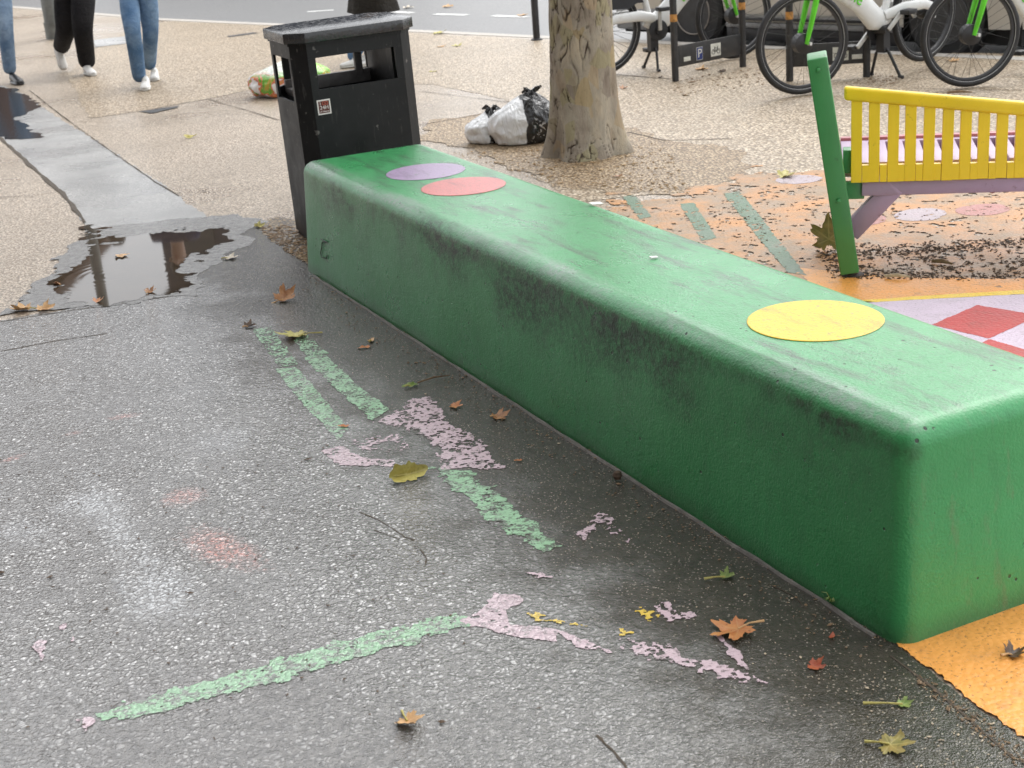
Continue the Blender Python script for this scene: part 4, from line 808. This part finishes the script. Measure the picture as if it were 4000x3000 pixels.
def shoe(parent, heel, toe, mat, sole, up=None, trim=False):
    d = (toe-heel); L = d.length; f = d.normalized(); up = (up or Vector((0, 0, 1))); sd = f.cross(up).normalized(); up = sd.cross(f).normalized()
    st_ = [(-.02, .030, .100), (.04, .038, .098), (.30, .040, .085), (.50, .043, .072), (.72, .048, .056), (.90, .044, .046), (1.0, .026, .034)]
    def sec(t_, w, h, z0, z1):
        return [heel+f*(L*t_)+sd*(w*math.cos(a)*(1 if math.sin(a) < 0 else .82))+up*(z0+(z1-z0)*(.5+.5*math.sin(a))) for a in np.linspace(0, 2*math.pi, 14, endpoint=False)]
    b = MB(); V = [p for t_, w, h in st_ for p in sec(t_, w, h, .018, h)]; n = 14; k = len(st_)
    b.add(V, [(i*n+j, i*n+(j+1) % n, (i+1)*n+(j+1) % n, (i+1)*n+j) for i in range(k-1) for j in range(n)]+[tuple(range(n)), tuple(range((k-1)*n, k*n))]); o = b.build('shoe', mat, parent, True, angle=70)
    b = MB(); V = [p for t_, w, h in st_ for p in sec(t_, w*1.06, h, .0, .030)]
    b.add(V, [(i*n+j, i*n+(j+1) % n, (i+1)*n+(j+1) % n, (i+1)*n+j) for i in range(k-1) for j in range(n)]+[tuple(range(n)), tuple(range((k-1)*n, k*n))]); b.build('sole', sole, o, True, angle=70)
    if trim: b = MB(); b.tube([heel+f*(L*.55)+up*.074-sd*.02, heel+f*(L*.55)+up*.078+sd*.02], .004, 5); b.tube([heel+f*(L*.45)+up*.082-sd*.02, heel+f*(L*.45)+up*.086+sd*.02], .004, 5); b.build('laces', M_sole, o)
    return o
def person(label, base, legs, trouser, jacket, face, tr=1., coat_hem=None, height=1.72, shoes=(M_shoe, M_sole)):
    """legs: two lists (hip, knee, ankle, heel, toe) in world space"""
    root = empty('person', base); tag(root, label, 'person'); I = Matrix.Translation(-base); legs = [[I @ p for p in l] for l in legs]
    pel = (legs[0][0]+legs[1][0])/2; fd = Vector((*face, 0)).normalized(); sd = fd.cross(Vector((0, 0, 1))); k = height/1.72
    ch = pel+Vector((0, 0, .42*k)); nk = pel+Vector((0, 0, .56*k)); hd = nk+Vector((0, 0, .10*k))+fd*.01; ht = hd+Vector((0, 0, .15*k))
    V = [pel, pel+Vector((0, 0, .2)), ch, nk, hd, ht]; E = [(0, 1), (1, 2), (2, 3), (3, 4), (4, 5)]; Rd = [(.13, .10), (.12, .09), (.145, .10), .055, (.075, .09), (.07, .085)]
    JV = [pel+Vector((0, 0, .02)), pel+Vector((0, 0, .2)), ch, nk-Vector((0, 0, .02))]; JE = [(0, 1), (1, 2), (2, 3)]; JR = [(.175, .14), (.165, .13), (.175, .13), (.07, .07)]
    for s in (-1, 1):
        sh = ch+sd*(s*.17*k)+Vector((0, 0, .06)); el = sh+sd*(s*.05)-Vector((0, 0, .28*k))-fd*.04*s; wr = el+Vector((0, 0, .03*k))+fd*.24-sd*(s*.08)
        n = len(V); V += [sh, el, wr]; E += [(2, n), (n, n+1), (n+1, n+2)]; Rd += [.055, .042, .030]
        palm = wr-Vector((0, 0, .07))+fd*.02; V += [palm]; E += [(n+2, n+3)]; Rd += [(.036, .018)]
        for q in range(4):
            o_ = fd*(.022-.015*q); a_ = len(V); V += [palm+o_-Vector((0, 0, .035)), palm+o_*1.05-Vector((0, 0, .075-.006*abs(q-1)))-sd*s*.012]; E += [(n+3, a_), (a_, a_+1)]; Rd += [.008, .007]
        a_ = len(V); V += [palm+fd*.035+Vector((0, 0, .02)), palm+fd*.05-Vector((0, 0, .015))]; E += [(n+3, a_), (a_, a_+1)]; Rd += [.010, .008]
        n = len(JV); JV += [sh, el, wr+Vector((0, 0, .03))]; JE += [(2, n), (n, n+1), (n+1, n+2)]; JR += [.085, .066, .05]
    TV = [pel+Vector((0, 0, .06)), pel]; TE = [(0, 1)]; TR = [(.165, .13), (.165, .13)]
    for hip, kn, an, he, to in legs:
        n = len(V); V += [hip, kn, an]; E += [(0, n), (n, n+1), (n+1, n+2)]; Rd += [.085, .055, .04]
        n = len(TV); m1 = hip.lerp(kn, .5); m2 = kn.lerp(an, .5); TV += [hip-Vector((0, 0, .05)), m1, kn, m2, an]; TE += [(1, n)]+[(n+i, n+i+1) for i in range(4)]; TR += [.105*tr, .095*tr, .076*tr, .070*tr, .064*tr]
    skin('body', V, E, Rd, M_skin, root, 2); skin('trousers', TV, TE, TR, trouser, root, 2); skin('jacket', JV, JE, JR, jacket, root, 2)
    if coat_hem is not None:
        zz = np.linspace(coat_hem, pel.z+.15, 7); b = MB(); nA = 28; Vv = []
        for i, z in enumerate(zz):
            t_ = i/6
            for j in range(nA): a = 2*math.pi*j/nA; w = .31-.10*t_+.016*math.sin(6*a+z*3)*(1-t_); d_ = .22-.07*t_+.016*math.sin(6*a+z*3)*(1-t_); p = pel+sd*(w*math.cos(a))+fd*(d_*math.sin(a)); Vv.append((p.x, p.y, z))
        b.add(Vv, [(i*nA+j, i*nA+(j+1) % nA, (i+1)*nA+(j+1) % nA, (i+1)*nA+j) for i in range(6) for j in range(nA)]); b.build('coat_skirt', jacket, root, True, angle=70)
    # face and hair
    b = MB(); c = hd+Vector((0, 0, .07*k)); b.lathe([(0, .115), (.05, .105), (.082, .06), (.092, .01), (.088, -.05), (.06, -.075)], (c.x-fd.x*.018, c.y-fd.y*.018, c.z+.045), n=20); b.build('hair', M_hair, root, True)
    b = MB(); b.tube([c+fd*.085+Vector((0, 0, .01)), c+fd*.108-Vector((0, 0, .03)), c+fd*.09-Vector((0, 0, .035))], [.008, .013, .010], 8); b.build('nose', M_skin, root, True)
    for s in (-1, 1):
        b = MB(); b.lathe([(0, -.006), (.010, 0), (0, .006)], c+fd*.086+sd*s*.032+Vector((0, 0, .012)), 'z', 10); b.build('eye', M_dark, root, True); b = MB(); b.lathe([(0, -.028), (.014, -.01), (.016, .01), (0, .03)], c+sd*s*.078-Vector((0, 0, .005)), 'z', 8); b.build('ear', M_skin, root, True)
    b = MB(); b.tube([c+fd*.088-sd*.022-Vector((0, 0, .062)), c+fd*.094-Vector((0, 0, .064)), c+fd*.088+sd*.022-Vector((0, 0, .062))], .005, 6); b.build('mouth', simple('lips', (.35, .12, .10), .4), root, True)
    for hip, kn, an, he, to in legs: shoe(root, he, to, shoes[0], shoes[1], trim=shoes[0] == M_shoe)
    return root
def leg(hx, hy, kx, ky, ax_, ay, Yh, Yk, Ya, heel, toe): return [AT(hx, hy, Yh), AT(kx, ky, Yk), AT(ax_, ay, Ya), heel, toe]
def foot(px, py, ang, L=.27, z=.004, back=.6):
    t_ = G(px, py, z); d = Vector((math.cos(ang), math.sin(ang), 0)); return t_-d*L, t_
# walker in jeans and white trainers
h1, t1 = foot(566, 356, R(-82)); h2, t2 = foot(604, 318, R(-80))
person('walker in blue jeans and white trainers beside the litter bin', Vector((h1.x, h1.y, 0)), [leg(497, -62, 517, 118, 547, 322, 12.95, 12.72, h1.y+.05, h1, t1), leg(572, -62, 588, 120, 583, 262, 12.95, 13.0, h2.y+.05, h2, t2)], M_jean, M_navy, (.1, -1), tr=1.0)
# walker in black
h1, t1 = foot(366, 297, R(-62)); t2 = G(250, 275, .01); h2 = t2+Vector((-.06, .10, .20))
person('walker in loose black trousers and white trainers near the lamp post', Vector((h1.x, h1.y, 0)), [leg(322, -60, 322, 110, 342, 262, 14.2, 14.05, h1.y+.05, h1, t1), leg(258, -60, 258, 112, 238, 190, 14.3, 14.25, h2.y+.03, h2, t2)], M_bt, M_bt, (.35, -1), tr=1.32)
# leftmost walker
h1, t1 = foot(84, 332, R(-58), .28); h2, t2 = foot(-120, 300, R(-58), .28)
person('walker cut by the left edge, pale jeans and a black boot', Vector((h1.x, h1.y, 0)), [leg(0, -66, 22, 120, 40, 292, 14.1, 13.95, h1.y+.05, h1, t1), leg(-75, -66, -95, 110, -130, 255, 14.2, 14.4, h2.y+.05, h2, t2)], M_jean2, M_mar, (.45, -1), tr=1.0, shoes=(M_boot, M_boot))
# figure behind the bin
h1, t1 = foot(1330, 268, R(205), .27); h2, t2 = foot(1400, 264, R(205), .27)
person('figure in a long dark coat and jeans passing behind the litter bin', Vector((G(1430, 255).x, G(1430, 255).y, 0)), [leg(1425, -90, 1420, 140, 1368, 240, 13.3, 13.2, h1.y, h1, t1), leg(1465, -90, 1480, 120, 1440, 225, 13.35, 13.4, h2.y, h2, t2)], M_jean, M_brn, (-1, -.3), coat_hem=.46)

# ================================================================ BUILDINGS (seen only mirrored in the wet ground and as shade)
def facade(name, label, p, q, depth, H, wall, floors, bays, win, col2=None):
    p, q = Vector((*p, 0)), Vector((*q, 0)); d = q-p; L = d.length; r = empty(name, p, math.atan2(d.y, d.x)); tag(r, label, 'building')
    b = MB(); b.box((0, 0, -.1), (L, depth, H)); w = b.build('wall', wall, r); b = MB(); b.box((-.2, -.35, H), (L+.2, depth, H+.4)); b.build('cornice', wall, r)
    wm = None
    for f_ in range(floors):
        for k in range(bays):
            x = (k+.5)*L/bays; z = .6+f_*H/floors; ww, hh = L/bays*.52, H/floors*.58
            if wm is None: m_ = MB(); m_.box((-ww/2, -.03, 0), (ww/2, .02, hh)); o = m_.build('window', win, r); wm = o.data
            else: o = link('window', wm, None, r)
            o.location = (x, 0, z)
    return r
M_brick = simple('brown_brick', (.10, .055, .038), .8, .3, 1.5); M_stone = simple('pale_render', (.30, .28, .25), .8, .2, 1.2); M_win = simple('dark_window', (.02, .025, .03), .1, .2); M_brk2 = simple('dark_brick', (.055, .035, .03), .8, .3, 1.5)
facade('terrace_house', 'brown brick house across the road', (-23, 41), (-13.2, 41), 8, 9, M_brick, 3, 4, M_win); facade('terrace_house', 'dark slate fronted house across the road', (-8.6, 36), (-1.5, 36), 8, 8.2, simple('slate_front', (.03, .035, .055), .7, .3, 1.5), 3, 4, M_win)
facade('unseen_shop_building', 'brown brick shop building out of view, added to shade the green block', (.9, -3.1), (-13.5, 13.7), 8, 7, M_brick, 3, 9, M_win)  # unseen shop front, placed and sized to darken the block's long face

# ================================================================ FALLEN LEAVES
def leaf_mat(name, a, b_, vein):
    b = NB(name, 'obj'); c = b.mix(b.rng(b.noise(28, 5, .65), .35, .65), a, b_); c = b.mix(b.rng(b.noise(90, 4), .62, .72, 0, .7), c, tuple(k*.4 for k in a))
    v = b.attr('vein'); c = b.mix(b.rng(v, .5, 1, 0, .75), c, vein); return b.fin(c, .45, b.bump(b.noise(60, 4), .4, .006), spec=.4)
LM = {'brown': leaf_mat('brown_leaf', (.24, .10, .04), (.42, .21, .09), (.38, .22, .10)), 'orange': leaf_mat('orange_leaf', (.36, .11, .03), (.50, .22, .07), (.48, .28, .12)), 'tan': leaf_mat('tan_leaf', (.48, .28, .12), (.60, .38, .18), (.45, .22, .10)),
      'yg': leaf_mat('yellow_green_leaf', (.36, .30, .07), (.46, .42, .14), (.52, .46, .18)), 'olive': leaf_mat('olive_leaf', (.15, .15, .035), (.30, .22, .06), (.40, .34, .12)), 'green': leaf_mat('green_leaf', (.12, .20, .04), (.24, .30, .08), (.30, .32, .12)), 'pale': leaf_mat('pale_leaf', (.50, .44, .34), (.66, .60, .50), (.4, .3, .2)), 'red': leaf_mat('red_leaf', (.30, .055, .025), (.42, .12, .05), (.3, .12, .06)), 'dark': leaf_mat('dark_leaf', (.035, .022, .015), (.11, .06, .03), (.15, .09, .05))}
def plane_leaf(loc, size, kind, label, rz=0., curl=.25, tilt=(0, 0), fold=0., stem=0., seed=0, plain=False, name='fallen_leaf'):
    rnd = random.Random(seed*13+5); lobes = [0, R(52), R(-52), R(112), R(-112)]; n = 60
    def rad(a):
        a = (a+math.pi) % (2*math.pi)-math.pi
        if plain: return (.44*(1-.62*abs(math.sin(a)))+.03)*(1+.12*math.sin(5*a+seed)+.07*math.sin(11*a))
        v = .30
        for l, s in zip(lobes, (1, .92, .92, .66, .66)):
            dlt = abs((a-l+math.pi) % (2*math.pi)-math.pi); v = max(v, s*(.30*max(0, 1-dlt/R(30))**.8+.34*max(0, 1-(dlt/R(50))**2)))
        if abs(a) > R(158): v *= .55
        return v*(1+.10*math.sin(a*17+seed)+.05*math.sin(a*31))
    V, VN = [(0, 0, 0)], [1.]; K = 5; off = Vector((seed*3.7, seed*1.9, 0))
    for k in range(1, K+1):
        for j in range(n):
            a = 2*math.pi*j/n; r = rad(a)*k/K*size; x, y = r*math.cos(a), r*math.sin(a)
            z = curl*.6*(r*r)/size*(1+.6*math.sin(2*a+seed))+fold*abs(y)+.10*size*mn.noise(Vector((x, y, 0))*(3.2/size)+off)*(k/K)
            dv_ = min(abs((a-l+math.pi) % (2*math.pi)-math.pi)*max(.2, k/K) for l in lobes); V.append((x, y, z)); VN.append(max(0, 1-dv_/.10))
    Fc = [(0, 1+j, 1+(j+1) % n) for j in range(n)]+[(1+(k-1)*n+j, 1+k*n+j, 1+k*n+(j+1) % n, 1+(k-1)*n+(j+1) % n) for k in range(1, K) for j in range(n)]
    me = bpy.data.meshes.new(name); me.from_pydata(V, [], Fc); me.update(); at = me.attributes.new('vein', 'FLOAT', 'POINT'); at.data.foreach_set('value', VN); me.polygons.foreach_set('use_smooth', [True]*len(me.polygons))
    M = Matrix.Rotation(rz, 4, 'Z') @ Matrix.Rotation(tilt[0], 4, 'X') @ Matrix.Rotation(tilt[1], 4, 'Y'); zmin = min((M @ Vector(v)).z for v in V)
    o = link(name, me, LM[kind]); o.matrix_world = Matrix.Translation((loc.x, loc.y, loc.z+.0005-zmin)) @ M; tag(o, label, 'leaf', 'leaves fallen on the paving')
    if stem:
        b = MB(); b.tube([(0, 0, .001), (-stem*.45, .01*stem, .006), (-stem, stem*.12, .003)], [.0022, .0018, .0032], 6); b.build('stem', LM['tan' if kind in ('brown', 'orange', 'red', 'dark') else 'yg'], o, True)
    return o
def px(x, y, z=.010): return G(x, y, z)
LV = [  # pixel, size (m), colour, label, rotation, curl, tilt, fold, stem, plain
 (1105, 1172, .105, 'brown', 'curled brown leaf standing beside the foot of the green block', 40, .9, (12, -12), .3, .05, 0),
 (1165, 1312, .125, 'yg', 'yellow green leaf with dark tips on faded green paint', 190, .5, (6, 0), .15, .09, 0),
 (1450, 1332, .05, 'tan', 'upper of two small tan leaves by the block', 80, .6, (0, 0), .2, .02, 1), (1424, 1358, .055, 'orange', 'lower of two small tan leaves by the block', 10, .5, (0, 0), .1, 0, 1),
 (1604, 1510, .06, 'green', 'small green leaf lying near the middle of the block', 25, .6, (10, 0), .4, .02, 1), (1772, 1588, .05, 'orange', 'orange brown leaf above the large pink mark', -20, .6, (5, 0), .1, 0, 0),
 (1940, 1630, .065, 'brown', 'crumpled brown leaf against the dark wet strip', 10, .9, (5, 5), .1, .02, 0), (1585, 1862, .125, 'yg', 'folded yellow green leaf with stem below the pink mark', 22, .3, (52, 4), 1.1, .045, 1),
 (1592, 2822, .066, 'tan', 'tan leaf with a stem near the bottom edge', -65, .7, (6, -6), .2, .042, 0), (2885, 2465, .105, 'orange', 'orange star shaped leaf on the pink flakes', 200, .35, (4, 4), .05, .06, 0),
 (2832, 2255, .040, 'green', 'small yellowish leaf with long stem on the dark wet strip', 15, 1., (10, 0), .3, .05, 0), (3178, 2602, .042, 'red', 'red brown leaf near the orange painted corner', -30, .8, (10, 0), .2, 0, 0), (3250, 2488, .026, 'red', 'tiny red leaf scrap below the block corner', 60, .8, (0, 0), .2, 0, 1),
 (3525, 2752, .034, 'green', 'small green leaf with a long yellow stem', 0, .7, (6, 0), .2, .075, 0), (3475, 2915, .072, 'olive', 'olive plane leaf at the lower right edge', -15, .3, (6, -6), .05, .045, 0),
 (3950, 2560, .055, 'dark', 'dark rotten leaf on the orange paint', 30, 1.2, (10, 10), .3, .03, 0), (968, 1277, .055, 'dark', 'dark brown leaf left of the faded green stripes', 20, 1., (10, 0), .3, .02, 0), (892, 1010, .075, 'pale', 'pale wet leaf at the right end of the puddle', 10, .4, (0, 0), .1, .03, 0),
 (1008, 886, .060, 'yg', 'yellow green leaf beside the foot of the litter bin', 30, .6, (14, 0), .3, .02, 0), (466, 1003, .075, 'tan', 'yellowish leaf floating in the middle of the puddle', 0, .2, (0, 0), 0, 0, 0), (582, 1143, .055, 'brown', 'brown leaf at the near rim of the puddle', 70, .9, (10, 0), .3, .02, 0), (378, 1180, .05, 'orange', 'orange leaf at the left rim of the puddle', 80, .9, (10, 0), .3, 0, 0),
 (222, 1112, .06, 'brown', 'curled brown leaf left of the puddle', 140, 1.2, (16, 0), .4, .03, 1), (95, 1212, .10, 'tan', 'dry tan leaf, leftmost at the pavement step', 180, .7, (8, 0), .2, .05, 0), (165, 1212, .085, 'tan', 'dry tan leaf, right one of the pair at the step', 20, .8, (8, 0), .2, 0, 0),
 (3238, 975, .165, 'olive', 'large olive leaf leaning on the green timber post', 82, .15, (0, -72), .05, 0, 0), (742, 538, .10, 'yg', 'yellowish leaf on the pale paving left of the bin', 20, .8, (15, 0), .4, .03, 1), (3060, 690, .11, 'yg', 'yellow green leaf beside a lilac painted dot', 10, .6, (8, 0), .3, 0, 0),
 (2432, 346, .075, 'brown', 'brown leaf right of the tree trunk', 30, .6, (8, 0), .2, 0, 0), (2732, 272, .12, 'tan', 'tan leaf under the rack with the parking sign', 0, .4, (0, 0), .1, 0, 0), (2818, 281, .09, 'dark', 'dark leaf below the rack with the parking sign', 20, .6, (0, 0), .2, 0, 1), (2580, 304, .07, 'dark', 'dark leaf left of the first rack post', 60, .6, (0, 0), .2, 0, 1),
 (1706, 132, .16, 'yg', 'yellow leaf at the kerb right of the bin lid', 0, .4, (0, 0), .1, 0, 0), (1782, 180, .12, 'yg', 'yellow leaf halfway between bin and tree', 40, .5, (0, 0), .1, 0, 0), (1722, 183, .10, 'tan', 'tan leaf left of the yellow one between bin and tree', 70, .5, (0, 0), .1, 0, 0), (1692, 280, .09, 'yg', 'small yellow leaf right of the bin front', 10, .5, (0, 0), .1, 0, 1),
 (1343, 1666, .04, 'orange', 'thin orange leaf lying on the left faded green stripe', -10, .5, (0, 0), .2, 0, 1), (3720, 240, .09, 'tan', 'tan leaf between the two right hand bicycle wheels', 10, .5, (0, 0), .2, 0, 0), (2640, 235, .09, 'tan', 'pale leaf under the kickstand of the bicycle behind the tree', 0, .4, (0, 0), .1, 0, 0), (2415, 690, .05, 'brown', 'small curled leaf on the grit below the tree', 20, 1., (10, 0), .3, 0, 1), (800, 745, .045, 'dark', 'small dark leaf on the damp strip above the puddle', 40, .8, (0, 0), .3, 0, 1), (1190, 1300, .02, 'dark', 'tiny dark scrap beside the yellow green leaf', 0, .8, (0, 0), .3, 0, 1), (2025, 1800, .025, 'orange', 'tiny orange scrap right of the pink mark', 0, .8, (0, 0), .3, 0, 1)]
for k, (x, y, s, kd, lb, rz, cu, tl, fo, stm, pln) in enumerate(LV): plane_leaf(px(x, y, .006 if y > 600 else .003), s, kd, lb, R(rz), cu, (R(tl[0]), R(tl[1])), fo, stm, k+1, bool(pln))
for k, (x, y) in enumerate(((2036, 62), (1588, 32), (1742, 28))): plane_leaf(G(x, y, -.094), .17, ('tan', 'pale', 'tan')[k], ('dry leaf on the road right of the last white dash', 'pale leaf on the road left of the white dash', 'dry leaf on the road beyond the white dash')[k], .3, .5, (0, 0), .1, 0, 60+k)

# ================================================================ DEBRIS: grit, seeds and bark crumbs
def scatter(name, pts, size, mat, seed, flat=.5, z=.005):
    r = np.random.default_rng(seed); V = []; Fc = []
    base = np.array([(1, 0, 0), (-1, 0, 0), (0, 1, 0), (0, -1, 0), (0, 0, 1), (0, 0, -1)], float); tri = [(0, 2, 4), (2, 1, 4), (1, 3, 4), (3, 0, 4), (2, 0, 5), (1, 2, 5), (3, 1, 5), (0, 3, 5)]
    for k, p in enumerate(pts):
        s = size*r.uniform(.35, 1.)*(1 if r.random() > .08 else 1.8); a = r.uniform(0, 6.28); e = np.array([s*r.uniform(.8, 2.), s*r.uniform(.5, 1.), s*flat]); q = base*e*r.uniform(.75, 1.2, (6, 1)); ca, sa = math.cos(a), math.sin(a)
        q = np.stack([q[:, 0]*ca-q[:, 1]*sa+p[0], q[:, 0]*sa+q[:, 1]*ca+p[1], q[:, 2]+z+s*flat*.6], 1); n = len(V); V += q.tolist(); Fc += [tuple(i+n for i in t_) for t_ in tri]
    me = bpy.data.meshes.new(name); me.from_pydata(V, [], Fc); me.update(); return tag(link(name, me, mat), kind='stuff')
def quad_pts(n, quad, seed, gamma=1.):
    r = np.random.default_rng(seed); P = [np.array(G(*p)) for p in quad]; u_ = r.random(n); v_ = r.random(n)**gamma
    return [(P[0]*(1-a)+P[1]*a)*(1-c)+(P[3]*(1-a)+P[2]*a)*c for a, c in zip(u_, v_)]
M_crumb, M_seed, M_bark3 = simple('bark_crumbs', (.085, .056, .036), .8, .5, 60, geo='world'), simple('pale_seeds', (.46, .38, .27), .7, .4, 50, geo='world'), simple('brown_seeds', (.20, .13, .07), .7, .4, 50, geo='world')
foot_q = [(1225, 1075), (3505, 2525), (3330, 2590), (1120, 1120)]
scatter('leaf_crumbs', quad_pts(700, foot_q, 1, 1.8), .0036, M_bark3, 1); scatter('seed_husks', quad_pts(200, [(1225, 1075), (3505, 2525), (3000, 2700), (1000, 1180)], 2, 1.2), .0026, M_seed, 2)
scatter('seed_husks', quad_pts(220, [(3560, 2600), (4050, 2940), (3700, 3100), (3000, 2560)], 3, 1.1), .0026, M_seed, 3); scatter('leaf_crumbs', quad_pts(260, [(3600, 2640), (4080, 2990), (3960, 3000), (3560, 2660)], 4), .0032, M_bark3, 4)
mul = quad_pts(1500, [(3330, 955), (4100, 930), (4100, 1110), (3300, 1080)], 5)
mul = [p for p in mul if mn.noise(Vector((p[0]*5, p[1]*5, 0)))+.5*mn.noise(Vector((p[0]*14, p[1]*14, 3))) > -.02]
scatter('bark_mulch', mul, .0065, M_crumb, 5, .45, .0055)
r_ = np.random.default_rng(9); row = []
for k in range(10):
    a, c = np.array(G(3380+k*70, 985)), np.array(G(3440+k*78, 1085)); row += [a+(c-a)*t_+r_.normal(0, .012, 3)*[1, 1, 0] for t_ in r_.random(42)]
for k in range(2):
    a, c = np.array(G(3250, 1010+k*75)), np.array(G(4080, 945+k*145)); row += [a+(c-a)*t_+r_.normal(0, .018, 3)*[1, 1, 0] for t_ in r_.random(260)]
scatter('bark_mulch', row, .0065, M_crumb, 6, .45, .0055)
scatter('leaf_crumbs', quad_pts(260, [(3180, 960), (3330, 1000), (3420, 1100), (3240, 1080)], 7), .007, M_crumb, 7)
scatter('leaf_litter', quad_pts(420, [(1000, 890), (1200, 880), (1216, 1040), (1120, 990)], 8), .010, M_bark3, 8, .3); scatter('leaf_litter', quad_pts(900, [(1750, 600), (2600, 560), (2700, 760), (2150, 720)], 10), .0085, simple('tan_bark_chips', (.30, .20, .10), .8, .5, 60, geo='world'), 10, .3, .005)
scatter('leaf_crumbs', quad_pts(160, [(2700, 800), (4000, 800), (4050, 930), (2850, 950)], 11), .007, M_crumb, 11, .4, .0055); scatter('leaf_crumbs', quad_pts(120, [(2600, 320), (3000, 260), (3000, 330), (2650, 380)], 12), .012, M_bark3, 12, .3, .004); scatter('leaf_crumbs', quad_pts(140, [(3380, 285), (3520, 300), (3480, 340), (3300, 330)], 13), .010, M_bark3, 13, .3, .004)
scatter('grit', quad_pts(240, [(0, 1700), (1500, 1700), (2200, 2900), (0, 2900)], 14), .0045, M_crumb, 14, .4, .006)
# raised seam along the foot of the block
b = MB(); pts = [A+uv*t_-nv*(.020+.006*mn.noise(Vector((t_*6, 0, 0))))+Vector((0, 0, .004)) for t_ in np.linspace(.05, BL-.1, 120)]
b.tube(pts, [.0055+.003*mn.noise(Vector((t_*9, 2, 0))) for t_ in np.linspace(.05, BL-.1, 120)], 6); tag(b.build('sealant_seam', simple('grey_sealant', (.16, .15, .135), .6, .4, 40, geo='world'), None, True), kind='structure')
# dark seed ball and a tuft of weed at the block's foot
p = G(2413, 1884); b = MB(); b.lathe([(0, -.013), (.009, -.010), (.014, 0), (.010, .010), (0, .013)], (0, 0, .013), n=14); o = b.build('seed_ball', M_crumb, None, True); o.location = (p.x, p.y, .008); tag(o, 'round dark seed ball on the wet strip beside the block', 'seed ball')
p = G(3250, 2368); b = MB()
for k in range(16): a = random.uniform(0, 6.28); l_ = random.uniform(.012, .028); b.tube([(0, 0, 0), (math.cos(a)*l_*.5, math.sin(a)*l_*.5, l_*.8), (math.cos(a)*l_, math.sin(a)*l_, l_*.7)], [.0012, .002, .0006], 4)
o = b.build('weed', LM['green'], None, True); o.location = (p.x, p.y, .008); tag(o, 'tiny green weed growing at the near foot of the block', 'weed')
for (x0, y0, x1, y1, w, lb) in ((2450, 1515, 2450, 1515, .003, ''), (1630, 1495, 1760, 1465, .0026, 'brown twig with seeds near the middle of the block'), (3455, 1078, 3555, 1082, .007, 'pale bark sliver at the foot of the green post'), (3640, 1020, 3720, 1030, .008, 'dark bark sliver on the mulch below the seat'), (3700, 362, 3800, 360, .008, 'brown twig on the paving behind the seat')):
    if not lb: continue
    a, c = G(x0, y0, .014), G(x1, y1, .014); mid_ = a.lerp(c, .5)+Vector((0, 0, .006)); b = MB(); b.tube([a-a, mid_-a, c-a], [w, w*1.2, w*.5], 6, sx=.6); o = b.build('twig', M_seed if 'pale' in lb else M_bark3, None, True); o.location = a; tag(o, lb, 'twig')
